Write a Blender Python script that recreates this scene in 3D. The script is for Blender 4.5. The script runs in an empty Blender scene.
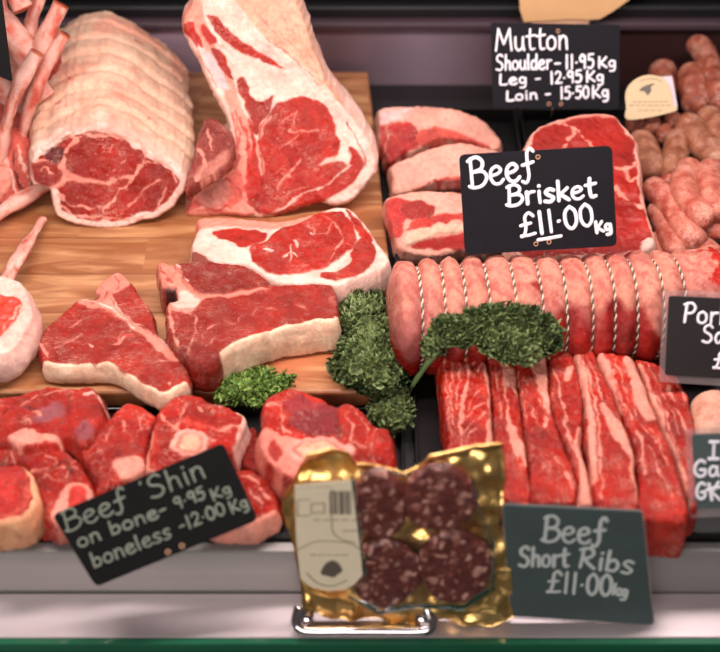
import bpy, math, random
import numpy as np
from mathutils import Vector, Matrix
from mathutils.geometry import delaunay_2d_cdt

random.seed(7); RNG = np.random.default_rng(7)
SC = bpy.context.scene; COL = SC.collection
R = math.radians

# ------------------------------------------------------------------ camera
TH = R(42); F = 1328.0; DIST = 1.57
CAM = np.array([0, -DIST*math.cos(TH), DIST*math.sin(TH)])
FW = np.array([0, math.cos(TH), -math.sin(TH)]); UP = np.array([0, math.sin(TH), math.cos(TH)]); RT = np.array([1.0, 0, 0])
cd = bpy.data.cameras.new('camera'); cam = bpy.data.objects.new('camera', cd); COL.objects.link(cam)
cam.location = CAM; cam.rotation_euler = (math.pi/2-TH, 0, 0)
cd.sensor_fit = 'HORIZONTAL'; cd.sensor_width = 36; cd.lens = F/720*36; cd.clip_start = .05
cd.dof.use_dof = True; cd.dof.focus_distance = 1.52; cd.dof.aperture_fstop = 2.8
SC.camera = cam

# ------------------------------------------------------------------ world and lights
w = bpy.data.worlds.new('World'); SC.world = w; w.use_nodes = True
w.node_tree.nodes['Background'].inputs[0].default_value = (1, .86, .84, 1)
w.node_tree.nodes['Background'].inputs[1].default_value = .06
def area(name, loc, target, sx, sy, power, col):
    l = bpy.data.lights.new(name, 'AREA'); l.shape = 'RECTANGLE'; l.size = sx; l.size_y = sy; l.energy = power; l.color = col
    o = bpy.data.objects.new(name, l); COL.objects.link(o); o.location = loc
    o.rotation_euler = (Vector(target)-Vector(loc)).to_track_quat('-Z', 'Y').to_euler(); return o
area('case_strip_light', (0.0, -.1, .8), (-.02, .02, 0), 1.25, .1, 13, (1, .89, .85))
area('added_rear_gloss', (0.0, .72, .8), (0, .05, 0), 1.5, .04, 2.2, (1, .9, .88))  # unseen light added at the back for wet highlights and rim gloss
area('added_front_fill', (-.35, -1.75, 1.15), (0, -.05, 0), 1.5, .5, 19, (1, .93, .88))  # unseen front fill added to brighten the upright faces
SC.view_settings.view_transform = 'Standard'; SC.view_settings.look = 'None'
SC.view_settings.exposure = 0.17; SC.view_settings.gamma = 1; SC.view_settings.use_curve_mapping = False

# ------------------------------------------------------------------ helpers
def nrm(v): v = np.asarray(v, float); return v/np.linalg.norm(v)
def lin(r, g, b):
    f = lambda c: ((c/255+.055)/1.055)**2.4 if c > 10 else c/255/12.92
    return np.array([f(r), f(g), f(b)])
def ray(px, py): return RT*((px-360)/F)-UP*((py-326)/F)+FW
def onp(px, py, p0, n):
    d = ray(px, py); return CAM+d*(np.dot(np.asarray(p0)-CAM, n)/np.dot(d, n))
def P(px, py, z=0.0): return onp(px, py, (0, 0, z), (0, 0, 1))
def Z(ox, oy, s, pts): return [(ox+x/s, oy+y/s) for x, y in pts]
def hsh(ix, iy, iz):
    n = (ix*374761393+iy*668265263+iz*2147483647+1274126177).astype(np.int64) & 0xffffffff
    n = ((n ^ (n >> 13))*1274126177) & 0xffffffff
    return ((n ^ (n >> 16)) & 0xffff)/65535.0
def noise(p, sc=1.0, seed=0):
    p = np.asarray(p, float)*sc+seed*17.31; i = np.floor(p).astype(np.int64); f = p-i; f = f*f*(3-2*f); r = 0
    for dx in (0, 1):
        for dy in (0, 1):
            for dz in (0, 1):
                wgt = (f[:, 0] if dx else 1-f[:, 0])*(f[:, 1] if dy else 1-f[:, 1])*(f[:, 2] if dz else 1-f[:, 2])
                r = r+wgt*hsh(i[:, 0]+dx, i[:, 1]+dy, i[:, 2]+dz)
    return r*2-1
def fbm(p, sc=1.0, seed=0, o=3):
    return sum(noise(p, sc*2**k, seed+k)/2**k for k in range(o))
def catmull(pts, step, closed=True):
    pts = np.asarray(pts, float); n = len(pts); out = []
    rng = range(n) if closed else range(n-1)
    for i in rng:
        if closed: a, b, c, d = pts[i-1], pts[i], pts[(i+1) % n], pts[(i+2) % n]
        else: a, b, c, d = pts[max(i-1, 0)], pts[i], pts[i+1], pts[min(i+2, n-1)]
        m = max(2, int(np.linalg.norm(c-b)/step)+1)
        t = np.linspace(0, 1, m, endpoint=False)[:, None]
        out.append(.5*((2*b)+(-a+c)*t+(2*a-5*b+4*c-d)*t**2+(-a+3*b-3*c+d)*t**3))
    if not closed: out.append(pts[-1:])
    return np.concatenate(out)
def seg_dist(q, poly, closed=True):
    A = poly; B = np.roll(poly, -1, 0)
    if not closed: A, B = poly[:-1], poly[1:]
    best = np.full(len(q), 1e9)
    for a, b in zip(A, B):
        ab = b-a; L = ab@ab
        if L < 1e-14: continue
        t = np.clip(((q-a)@ab)/L, 0, 1); best = np.minimum(best, np.linalg.norm(q-a-t[:, None]*ab, axis=1))
    return best
def inside(q, poly):
    c = np.zeros(len(q), bool); B = np.roll(poly, -1, 0)
    for a, b in zip(poly, B):
        m = (a[1] > q[:, 1]) != (b[1] > q[:, 1])
        if a[1] != b[1]: c ^= m & (q[:, 0] < (b[0]-a[0])*(q[:, 1]-a[1])/(b[1]-a[1])+a[0])
    return c
def sdf(q, poly): d = seg_dist(q, poly); return np.where(inside(q, poly), d, -d)
def tag(o, label=None, cat=None, group=None, kind=None):
    if label: o['label'] = label
    if cat: o['category'] = cat
    if group: o['group'] = group
    if kind: o['kind'] = kind
    return o
def empty(name, loc, label, cat, group=None):
    o = bpy.data.objects.new(name, None); COL.objects.link(o); o.location = loc; o.empty_display_size = .02
    return tag(o, label, cat, group)
def mesh(name, V, Fs, mat, parent=None, loc=(0, 0, 0), col=None, nor=None, smooth=True):
    me = bpy.data.meshes.new(name); V = np.asarray(V, float)
    base = np.array(parent.location) if parent is not None else np.asarray(loc, float)
    if parent is not None and parent.parent is not None: base = base+np.array(parent.parent.location)
    me.from_pydata((V-base).tolist(), [], [list(map(int, f)) for f in Fs]); me.validate(verbose=False)
    if col is not None and len(me.vertices) == len(V):
        a = me.color_attributes.new('Col', 'FLOAT_COLOR', 'POINT'); a.data.foreach_set('color', np.asarray(col, np.float32).ravel())
    if smooth: me.polygons.foreach_set('use_smooth', [True]*len(me.polygons))
    me.update()
    if nor is not None and len(nor) == len(me.vertices): me.normals_split_custom_set_from_vertices([tuple(x) for x in nor])
    me.materials.append(mat)
    o = bpy.data.objects.new(name, me); COL.objects.link(o)
    if parent is not None: o.parent = parent
    else: o.location = loc
    return o

# ------------------------------------------------------------------ materials
def newmat(name):
    m = bpy.data.materials.new(name); m.use_nodes = True; nt = m.node_tree
    return m, nt, nt.nodes['Principled BSDF']
def nd(nt, t, **k):
    n = nt.nodes.new(t)
    for a, b in k.items():
        if a.startswith('i_'): n.inputs[a[2:].replace('_', ' ')].default_value = b
        else: setattr(n, a, b)
    return n
def mth(nt, op, a, b=None, c=None, clamp=False):
    n = nt.nodes.new('ShaderNodeMath'); n.operation = op; n.use_clamp = clamp
    for i, x in enumerate((a, b, c)):
        if x is None: continue
        if isinstance(x, (int, float)): n.inputs[i].default_value = x
        else: nt.links.new(x, n.inputs[i])
    return n.outputs[0]
def mixc(nt, fac, a, b, mode='MIX'):
    n = nt.nodes.new('ShaderNodeMix'); n.data_type = 'RGBA'; n.blend_type = mode
    for s, x in ((n.inputs[0], fac), (n.inputs[6], a), (n.inputs[7], b)):
        if isinstance(x, (int, float)): s.default_value = x
        elif isinstance(x, (tuple, list, np.ndarray)): s.default_value = (*list(x)[:3], 1)
        else: nt.links.new(x, s)
    return n.outputs[2]
def tex(nt, scale, detail=3, rough=.5, dist=0, coord='Object', stretch=None, rot=None):
    tc = nt.nodes.new('ShaderNodeTexCoord'); out = tc.outputs[coord]
    if stretch or rot:
        mp = nt.nodes.new('ShaderNodeMapping')
        if stretch: mp.inputs['Scale'].default_value = stretch
        if rot: mp.inputs['Rotation'].default_value = rot
        nt.links.new(out, mp.inputs[0]); out = mp.outputs[0]
    n = nd(nt, 'ShaderNodeTexNoise'); n.inputs['Scale'].default_value = scale; n.inputs['Detail'].default_value = detail
    n.inputs['Roughness'].default_value = rough; n.inputs['Distortion'].default_value = dist
    nt.links.new(out, n.inputs['Vector']); return n.outputs['Fac']
def bump(nt, b, h, dist=.001, st=.6):
    n = nd(nt, 'ShaderNodeBump'); n.inputs['Strength'].default_value = st; n.inputs['Distance'].default_value = dist
    nt.links.new(h, n.inputs['Height']); nt.links.new(n.outputs[0], b.inputs['Normal'])
FATC = lin(244, 196, 178)
def amp(nt, n, k, c=.5): return mth(nt, 'ADD', mth(nt, 'MULTIPLY', mth(nt, 'SUBTRACT', n, c), k), .5, clamp=True)
def meat_mat(name, marble=.5, mscale=60, stretch=(1, 1, 1), rot=(0, 0, 0), rough=.24, bumpd=.0016, fine=420, width=10.0, spec=.42, patch=1.0):
    m, nt, b = newmat(name)
    at = nd(nt, 'ShaderNodeAttribute', attribute_name='Col'); A = at.outputs['Alpha']
    n1 = tex(nt, mscale, 5, .62, 1.2, stretch=stretch, rot=rot)
    rid = mth(nt, 'SUBTRACT', 1, mth(nt, 'MULTIPLY', mth(nt, 'ABSOLUTE', mth(nt, 'SUBTRACT', n1, .5)), width*5), clamp=True)
    gate = mth(nt, 'MULTIPLY', mth(nt, 'SUBTRACT', tex(nt, mscale*.5, 3), .56-.12*marble), 7, clamp=True)
    n3 = tex(nt, mscale*4.5, 3, .55, .8, stretch=stretch, rot=rot)
    fl = mth(nt, 'MULTIPLY', mth(nt, 'SUBTRACT', n3, .62), 12, clamp=True)
    n5 = tex(nt, mscale*1.9, 4, .6, 1.6, stretch=stretch, rot=rot)
    rd2 = mth(nt, 'SUBTRACT', 1, mth(nt, 'MULTIPLY', mth(nt, 'ABSOLUTE', mth(nt, 'SUBTRACT', n5, .5)), width*6), clamp=True)
    gt2 = mth(nt, 'MULTIPLY', mth(nt, 'SUBTRACT', tex(nt, mscale*.7, 3), .53), 7, clamp=True)
    v = mth(nt, 'MAXIMUM', mth(nt, 'MAXIMUM', mth(nt, 'MULTIPLY', rid, gate), mth(nt, 'MULTIPLY', mth(nt, 'MULTIPLY', rd2, gt2), .75)), mth(nt, 'MULTIPLY', fl, .6))
    v = mth(nt, 'MULTIPLY', mth(nt, 'MULTIPLY', v, marble), A, clamp=True)
    c = at.outputs['Color']
    # lean: darker and brighter muscle, fine fibres
    big = amp(nt, tex(nt, 24, 4, .65, .6), 2.6*patch); fib = tex(nt, 330, 4, .75, .6, stretch=(stretch[0], stretch[1]*1.7, stretch[2]), rot=rot)
    cl = mixc(nt, 1, c, mixc(nt, big, (.56, .45, .52), (1.22, 1.3, 1.2)), 'MULTIPLY')
    cl = mixc(nt, 1, cl, mixc(nt, amp(nt, fib, 3), (.6, .46, .46), (1.2, 1.32, 1.25)), 'MULTIPLY')
    cf = mixc(nt, amp(nt, tex(nt, 34, 4, .65, .4), 2.4), mixc(nt, 1, c, (.93, .74, .70), 'MULTIPLY'), c)
    cf = mixc(nt, mth(nt, 'MULTIPLY', amp(nt, tex(nt, 130, 4, .7, .5), 6, .6), .42), cf, mixc(nt, 1, c, (.85, .5, .44), 'MULTIPLY'))
    c = mixc(nt, A, cf, cl); c = mixc(nt, v, c, tuple(FATC))
    g = tex(nt, fine, 3, .7); c = mixc(nt, 1, c, mixc(nt, amp(nt, g, 2), (.82, .78, .78), (1.12, 1.12, 1.12)), 'MULTIPLY')
    nt.links.new(c, b.inputs['Base Color'])
    h = mth(nt, 'ADD', mth(nt, 'MULTIPLY', g, .4), mth(nt, 'ADD', mth(nt, 'MULTIPLY', fib, 1.0), mth(nt, 'ADD', mth(nt, 'MULTIPLY', tex(nt, 60, 3, .6), 1.2), mth(nt, 'MULTIPLY', v, .3))))
    bump(nt, b, h, bumpd, .7)
    nt.links.new(mth(nt, 'ADD', rough-.12, mth(nt, 'MULTIPLY', tex(nt, 90, 3), .28)), b.inputs['Roughness'])
    b.inputs['Specular IOR Level'].default_value = spec
    b.inputs['Subsurface Weight'].default_value = .06; b.inputs['Subsurface Radius'].default_value = (.005, .0018, .0013); b.inputs['Subsurface Scale'].default_value = 1.0
    return m
M = {}
M['steak'] = meat_mat('raw_beef_steak', .85, 60, (.8, 3.2, 1), (0, 0, .55), bumpd=.0022, width=11, patch=.55)
M['rib_eye'] = meat_mat('raw_rib_eye', .7, 60, (1, 2.4, 1.6), (0, .6, .5), bumpd=.0018, patch=.7)
M['shin'] = meat_mat('raw_shin', .7, 70, (1, 1.3, 1), rough=.23, bumpd=.0034)
M['short_rib'] = meat_mat('raw_short_rib', .6, 70, (2.2, .5, 1.5), (0, 0, -.15), rough=.25, bumpd=.0026, width=7)
M['round'] = meat_mat('raw_topside', .02, 40, rough=.2, bumpd=.0008, patch=.5)
M['skin'] = meat_mat('fat_skin', .0, 50, rough=.36, bumpd=.002, fine=200)
M['roll'] = meat_mat('membrane_roll', .25, 60, (.6, 2, 2), (0, .6, .9), rough=.26, bumpd=.0026, fine=260)
M['bone'] = meat_mat('raw_bone', .0, 60, rough=.38, bumpd=.0016, fine=330)
M['sausage'] = meat_mat('sausage', .9, 110, rough=.3, bumpd=.0012, width=2.6)
def simple(name, rgb, rough=.5, metal=0, spec=.5, nscale=0, namt=.15, bd=0, coat=0):
    m, nt, b = newmat(name); c = lin(*rgb)
    b.inputs['Roughness'].default_value = rough; b.inputs['Metallic'].default_value = metal
    b.inputs['Specular IOR Level'].default_value = spec; b.inputs['Coat Weight'].default_value = coat
    if nscale:
        n = tex(nt, nscale, 4, .6)
        nt.links.new(mixc(nt, n, tuple(c*(1-namt)), tuple(c*(1+namt))), b.inputs['Base Color'])
        if bd: bump(nt, b, n, bd, .6)
    else: b.inputs['Base Color'].default_value = (*c, 1)
    return m
M['black_plastic'] = simple('black_plastic', (12, 10, 12), .35, nscale=30)
M['deck'] = simple('dark_case_floor', (14, 12, 13), .5, nscale=20)
M['ledge'] = simple('black_rear_ledge', (12, 12, 16), .5, nscale=15)
M['ledge_line'] = simple('ledge_lip', (66, 48, 56), .5, nscale=15)
M['slate'] = simple('black_chalkboard', (21, 19, 26), .7, spec=.2, nscale=60, namt=.3)
M['slate_soft'] = simple('black_matt_card', (14, 13, 14), .75, spec=.15, nscale=60, namt=.25)
M['slate_green'] = simple('grey_green_chalkboard', (66, 80, 80), .6, nscale=25, namt=.25)
M['slate_brown'] = simple('dark_brown_chalkboard', (26, 18, 20), .5, nscale=25, namt=.3)
M['chalk'] = simple('white_chalk_pen', (236, 232, 240), .6, nscale=300, namt=.06)
M['chalk_dim'] = simple('pale_chalk_pen', (116, 122, 110), .7, nscale=300, namt=.12)
M['chalk_grey'] = simple('grey_chalk_pen', (196, 202, 200), .7, nscale=300, namt=.1)
M['chrome'] = simple('chrome', (225, 215, 218), .12, 1)
M['pin'] = simple('steel_pin', (170, 165, 165), .3, 1)
M['twine_light'] = simple('white_twine', (226, 214, 196), .8, nscale=800, namt=.2)
M['twine_dark'] = simple('dark_twine', (52, 56, 40), .8, nscale=800, namt=.2)
M['cardboard'] = simple('brown_cardboard', (196, 150, 104), .8, nscale=25, namt=.12, bd=.001)
M['tape'] = simple('paper_tape', (190, 142, 112), .55, nscale=40)
M['label'] = simple('cream_label', (226, 212, 184), .55, nscale=80, namt=.05)
M['label2'] = simple('tan_label', (204, 176, 138), .6, nscale=80, namt=.06)
M['print'] = simple('printed_ink', (92, 82, 74), .6)
M['print_soft'] = simple('printed_ink_faded', (165, 148, 124), .6)
M['paper'] = simple('white_paper', (206, 190, 200), .7)
M['green_glass'] = simple('green_glass_edge', (34, 96, 70), .12, coat=.6, nscale=4, namt=.35)
M['green_glass_dark'] = simple('dark_glass_front', (14, 40, 30), .15, coat=.5)
M['stem'] = simple('kale_stem', (110, 135, 84), .45, nscale=120, namt=.2)
def wall_mat():
    m, nt, b = newmat('mauve_rear_panel')
    n = tex(nt, 3.2, 2, .5, stretch=(1, .3, .25)); n2 = tex(nt, 9, 2, stretch=(1, .1, .1))
    c = mixc(nt, mth(nt, 'MULTIPLY', mth(nt, 'SUBTRACT', n, .35), 3, clamp=True), tuple(lin(96, 78, 86)), tuple(lin(172, 150, 168)))
    c = mixc(nt, mth(nt, 'MULTIPLY', n2, .25), c, tuple(lin(120, 90, 92)))
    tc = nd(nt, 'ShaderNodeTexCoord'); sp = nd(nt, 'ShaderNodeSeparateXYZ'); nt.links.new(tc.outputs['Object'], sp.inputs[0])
    c = mixc(nt, mth(nt, 'MULTIPLY', mth(nt, 'SUBTRACT', sp.outputs['X'], .13), 9, clamp=True), c, tuple(lin(58, 34, 34)))  # reflection painted into the panel: turns dark brown towards the right
    nt.links.new(c, b.inputs['Base Color']); b.inputs['Roughness'].default_value = .4; b.inputs['Metallic'].default_value = .25
    return m
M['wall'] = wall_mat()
def steel(name, rgb, rough):
    m, nt, b = newmat(name); c = lin(*rgb)
    n = tex(nt, 60, 3, .6, stretch=(.03, 1, 6))
    nt.links.new(mixc(nt, n, tuple(c*.88), tuple(c*1.1)), b.inputs['Base Color'])
    b.inputs['Metallic'].default_value = .55; b.inputs['Roughness'].default_value = rough
    return m
M['steel'] = steel('brushed_steel', (158, 154, 152), .38); M['steel2'] = steel('brushed_steel_shelf', (206, 192, 196), .32)
def wood_mat():
    m, nt, b = newmat('oiled_wood_board')
    tc = nd(nt, 'ShaderNodeTexCoord'); sep = nd(nt, 'ShaderNodeSeparateXYZ'); nt.links.new(tc.outputs['Object'], sep.inputs[0])
    y = mth(nt, 'MULTIPLY', sep.outputs['Y'], 1/.07); pl = mth(nt, 'FLOOR', y)
    x2 = mth(nt, 'ADD', mth(nt, 'MULTIPLY', sep.outputs['X'], 4.2), mth(nt, 'MULTIPLY', pl, .37)); px_ = mth(nt, 'FLOOR', x2)
    idn = mth(nt, 'ADD', mth(nt, 'MULTIPLY', pl, 7.13), mth(nt, 'MULTIPLY', px_, 3.7))
    wn = nd(nt, 'ShaderNodeTexWhiteNoise', noise_dimensions='1D'); nt.links.new(idn, wn.inputs['W'])
    comb = nd(nt, 'ShaderNodeCombineXYZ'); nt.links.new(mth(nt, 'MULTIPLY', sep.outputs['X'], 6), comb.inputs[0])
    nt.links.new(mth(nt, 'MULTIPLY', sep.outputs['Y'], 38), comb.inputs[1]); nt.links.new(mth(nt, 'MULTIPLY', wn.outputs['Value'], 30), comb.inputs[2])
    g = nd(nt, 'ShaderNodeTexNoise'); g.inputs['Scale'].default_value = 1; g.inputs['Detail'].default_value = 5; g.inputs['Distortion'].default_value = 1.6
    nt.links.new(comb.outputs[0], g.inputs['Vector'])
    c = mixc(nt, wn.outputs['Value'], tuple(lin(180, 122, 80)), tuple(lin(206, 154, 108)))
    c = mixc(nt, mth(nt, 'MULTIPLY', mth(nt, 'SUBTRACT', g.outputs['Fac'], .4), 3.2, clamp=True), tuple(lin(146, 88, 52)), c)
    fy = mth(nt, 'ABSOLUTE', mth(nt, 'SUBTRACT', mth(nt, 'FRACT', y), .5))
    c = mixc(nt, mth(nt, 'MULTIPLY', mth(nt, 'SUBTRACT', fy, .47), 25, clamp=True), c, tuple(lin(110, 60, 34)))
    st = tex(nt, 9, 3, .6)
    c = mixc(nt, mth(nt, 'MULTIPLY', mth(nt, 'SUBTRACT', st, .5), 3, clamp=True), c, tuple(lin(176, 96, 62)))
    nt.links.new(c, b.inputs['Base Color']); b.inputs['Roughness'].default_value = .42; bump(nt, b, g.outputs['Fac'], .0006, .5)
    return m
M['wood'] = wood_mat()
def gold_mat():
    m, nt, b = newmat('gold_foil'); n = tex(nt, 35, 3, .5, .8)
    nt.links.new(mixc(nt, n, tuple(lin(214, 150, 64)), tuple(lin(255, 222, 150))), b.inputs['Base Color'])
    b.inputs['Metallic'].default_value = .95; b.inputs['Roughness'].default_value = .3; bump(nt, b, n, .004, .8); return m
M['gold'] = gold_mat()
def pudding_mat():
    m, nt, b = newmat('black_pudding'); tc = nd(nt, 'ShaderNodeTexCoord')
    vo = nd(nt, 'ShaderNodeTexVoronoi'); vo.inputs['Scale'].default_value = 120; nz = nd(nt, 'ShaderNodeTexNoise'); nz.inputs['Scale'].default_value = 70; nz.inputs['Detail'].default_value = 3; nt.links.new(tc.outputs['Object'], nz.inputs['Vector'])
    va = nd(nt, 'ShaderNodeVectorMath', operation='SCALE'); va.inputs['Scale'].default_value = .02; nt.links.new(nz.outputs['Color'], va.inputs[0])
    vb = nd(nt, 'ShaderNodeVectorMath', operation='ADD'); nt.links.new(tc.outputs['Object'], vb.inputs[0]); nt.links.new(va.outputs[0], vb.inputs[1]); nt.links.new(vb.outputs[0], vo.inputs['Vector'])
    sp = nd(nt, 'ShaderNodeSeparateColor'); nt.links.new(vo.outputs['Color'], sp.inputs[0])
    on = mth(nt, 'MULTIPLY', mth(nt, 'GREATER_THAN', sp.outputs[0], .42), mth(nt, 'SUBTRACT', 1, mth(nt, 'MULTIPLY', mth(nt, 'SUBTRACT', vo.outputs['Distance'], .3), 4, clamp=True)))
    lumps = mixc(nt, sp.outputs[1], tuple(lin(140, 72, 60)), tuple(lin(204, 156, 140)))
    c = mixc(nt, on, mixc(nt, tex(nt, 120, 3), tuple(lin(52, 18, 18)), tuple(lin(124, 54, 44))), lumps)
    nt.links.new(c, b.inputs['Base Color']); b.inputs['Roughness'].default_value = .4; b.inputs['Coat Weight'].default_value = .35; b.inputs['Coat Roughness'].default_value = .12
    bump(nt, b, mth(nt, 'ADD', vo.outputs['Distance'], tex(nt, 60, 3)), .002, .5); return m
M['pudding'] = pudding_mat()
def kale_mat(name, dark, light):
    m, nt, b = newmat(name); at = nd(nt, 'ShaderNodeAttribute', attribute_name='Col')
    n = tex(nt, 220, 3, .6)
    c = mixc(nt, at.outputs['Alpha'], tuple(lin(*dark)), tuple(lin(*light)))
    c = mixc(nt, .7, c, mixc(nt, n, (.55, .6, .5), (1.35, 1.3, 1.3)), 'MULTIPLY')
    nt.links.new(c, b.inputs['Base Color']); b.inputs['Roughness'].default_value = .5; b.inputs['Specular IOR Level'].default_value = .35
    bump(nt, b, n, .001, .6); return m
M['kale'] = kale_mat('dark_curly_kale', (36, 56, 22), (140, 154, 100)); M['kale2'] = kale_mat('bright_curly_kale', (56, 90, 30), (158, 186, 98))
def clear_mat(name, haze, col=(1, 1, 1)):
    m = bpy.data.materials.new(name); m.use_nodes = True; nt = m.node_tree; nt.nodes.clear()
    out = nd(nt, 'ShaderNodeOutputMaterial'); tr = nd(nt, 'ShaderNodeBsdfTransparent'); gl = nd(nt, 'ShaderNodeBsdfGlossy'); gl.inputs['Roughness'].default_value = .12
    df = nd(nt, 'ShaderNodeBsdfDiffuse'); df.inputs[0].default_value = (*col, 1)
    m1 = nd(nt, 'ShaderNodeMixShader'); m1.inputs[0].default_value = haze; nt.links.new(tr.outputs[0], m1.inputs[1]); nt.links.new(df.outputs[0], m1.inputs[2])
    fr = nd(nt, 'ShaderNodeFresnel'); fr.inputs[0].default_value = 1.45
    m2 = nd(nt, 'ShaderNodeMixShader'); nt.links.new(fr.outputs[0], m2.inputs[0]); nt.links.new(m1.outputs[0], m2.inputs[1]); nt.links.new(gl.outputs[0], m2.inputs[2])
    nn = tex(nt, 45, 2, .5, 1.0); bp = nd(nt, 'ShaderNodeBump'); bp.inputs['Distance'].default_value = .002; bp.inputs['Strength'].default_value = .5
    nt.links.new(nn, bp.inputs['Height']); nt.links.new(bp.outputs[0], gl.inputs['Normal'])
    nt.links.new(m2.outputs[0], out.inputs[0]); return m
M['film'] = clear_mat('clear_film', .0); M['laminate'] = clear_mat('laminate_edge', .14, (.75, .6, .6))

# colours of flesh (linear)
LEAN = lin(186, 34, 16); LEAN_D = lin(164, 38, 26); LEAN_O = lin(166, 26, 8); FAT = lin(243, 206, 192); FATP = lin(236, 160, 142); FATY = lin(246, 216, 186)
BONE = lin(222, 140, 122); BONE_D = lin(196, 108, 96); DK = lin(92, 22, 26); SKIN = lin(230, 194, 168); PINK = lin(226, 118, 104)

# ------------------------------------------------------------------ shape builders
def cut(name, label, cat, outline, p0, n=(0, 0, 1), ex=(0, 0, -1), T=.03, regs=(), parts=None, mat='steak', base=(LEAN, 1.0), basepart='lean_meat',
        r=.005, step=.0013, jit=.0008, lump=.0012, side=None, sidecol=None, group=None, root=None, bulge=.002, warp=.0024, sidestep=.004, mats=None, dome=0, taper=0, lscale=45, baseZ=None, seed=None):
    """a cut of meat: traced face outline on its own plane, rounded edge, real thickness, flesh regions as parts"""
    seed = seed if seed is not None else random.randint(0, 999)
    n = nrm(n); ex = nrm(ex); p0 = np.asarray(p0, float)
    e1 = nrm(RT-n*np.dot(RT, n)); e2 = np.cross(n, e1)
    to2 = lambda pts: np.array([[np.dot(q-p0, e1), np.dot(q-p0, e2)] for q in (onp(x, y, p0, n) for x, y in pts)])
    ol = catmull(to2(outline), step*1.3)
    area2 = np.sum(ol[:, 0]*np.roll(ol[:, 1], -1)-np.roll(ol[:, 0], -1)*ol[:, 1])
    if area2 < 0: ol = ol[::-1]
    tg = np.roll(ol, -1, 0)-np.roll(ol, 1, 0); tg /= np.maximum(np.linalg.norm(tg, axis=1), 1e-9)[:, None]
    nr2 = np.stack([tg[:, 1], -tg[:, 0]], 1)
    o3 = np.c_[ol, np.zeros(len(ol))]
    ol = ol+nr2*(jit*fbm(o3, 180, seed)+jit*1.5*fbm(o3, 60, seed+3))[:, None]
    mn, mx = ol.min(0), ol.max(0)
    gx = np.arange(mn[0], mx[0], step); gy = np.arange(mn[1], mx[1], step*.87)
    G = np.array([(x+(j % 2)*step/2, y) for j, y in enumerate(gy) for x in gx])
    G = G+RNG.uniform(-.12, .12, G.shape)*step
    G = G[inside(G, ol)]; dG = seg_dist(G, ol); k = dG > step*.6; G, dG = G[k], dG[k]
    nb = len(ol); allp = np.vstack([ol, G])
    res = delaunay_2d_cdt([Vector(p) for p in allp], [(i, (i+1) % nb) for i in range(nb)], [], 1, 1e-7)
    V2 = np.array([tuple(v) for v in res[0]]); tri = [f for f in res[2]]
    if len(V2) != len(allp):
        V2b = V2; d = seg_dist(V2b, ol)
    else: d = np.r_[np.zeros(nb), dG]
    # keep faces, make ccw
    c3 = np.c_[V2, np.zeros(len(V2))]
    h = np.where(d < r, -(r-np.sqrt(np.maximum(r*r-(r-np.minimum(d, r))**2, 0))), 0)+lump*fbm(c3, lscale, seed+5)*np.clip(d/r, 0, 1)+lump*.35*fbm(c3, 190, seed+9)
    if dome:
        h = h+dome*np.sqrt(np.clip(d/(d.max()+1e-9), 0, 1))
    wp = V2+warp*np.stack([fbm(c3, 95, seed+11, 4), fbm(c3, 95, seed+21, 4)], 1)
    col = np.tile(np.r_[base[0], base[1]], (len(V2), 1)); pid = np.zeros(len(V2), int); names = [basepart]
    col[:, :3] *= (1+.22*fbm(c3, 35, seed+13))[:, None]
    for rg in regs:
        kind, c, lean, pts, sz = rg[:5]; hh = rg[5] if len(rg) > 5 else 0
        if kind == '~':                                   # vein: polyline of width sz px
            q = catmull(to2(pts), .003, False); dd = seg_dist(wp, q, False); ww = sz*.0012*.5*(.8+.9*fbm(c3, 120, seed+31))
            a = np.clip((ww-dd)/.0009+.5, 0, 1)*.9
        elif kind == 'rim':                               # band of sz px inside the outline where pts polygon covers
            a = np.clip((sz*.0012*(1+.35*fbm(c3, 60, seed+41))-d)/.0012+.5, 0, 1)
            if pts: a = a*np.clip(sdf(wp, to2(pts))/.002+.5, 0, 1)
        else:
            a = np.clip(sdf(wp, catmull(to2(pts), .004))/(sz*.0012)+.5, 0, 1)
        cc = np.asarray(c)[None, :]*(1+.12*fbm(c3, 80, seed+51))[:, None]
        col[:, :3] = col[:, :3]*(1-a[:, None])+cc*a[:, None]; col[:, 3] = col[:, 3]*(1-a)+lean*a
        h = h+hh*a*np.clip(d/r, 0, 1)
        if len(rg) > 6 and rg[6]:
            if rg[6] not in names: names.append(rg[6])
            pid[a > .5] = names.index(rg[6])
        elif kind not in ('~',): pass
    V3 = p0+V2[:, :1]*e1+V2[:, 1:2]*e2+h[:, None]*n
    Fs = []; 
    for f in tri:
        a, b, c = V2[f[0]], V2[f[1]], V2[f[2]]
        if (b[0]-a[0])*(c[1]-a[1])-(b[1]-a[1])*(c[0]-a[0]) < 0: f = f[::-1]
        Fs.append(list(f))
    # boundary index order: nearest V2 of ol
    if len(V2) == len(allp): bi = np.arange(nb)
    else:
        bi = np.array([int(np.argmin(((V2-q)**2).sum(1))) for q in ol])
    K = max(3, int(T/sidestep)); rings = [bi]; VV = [V3]; CC = [col]; PP = [pid]; cnt = len(V3)
    cen = V3[bi].mean(0); out3 = nr2[:, :1]*e1+nr2[:, 1:2]*e2; out3 = out3-ex*(out3@ex)[:, None]
    arc = np.r_[0, np.cumsum(np.linalg.norm(np.diff(ol, axis=0), axis=1))]
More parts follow.
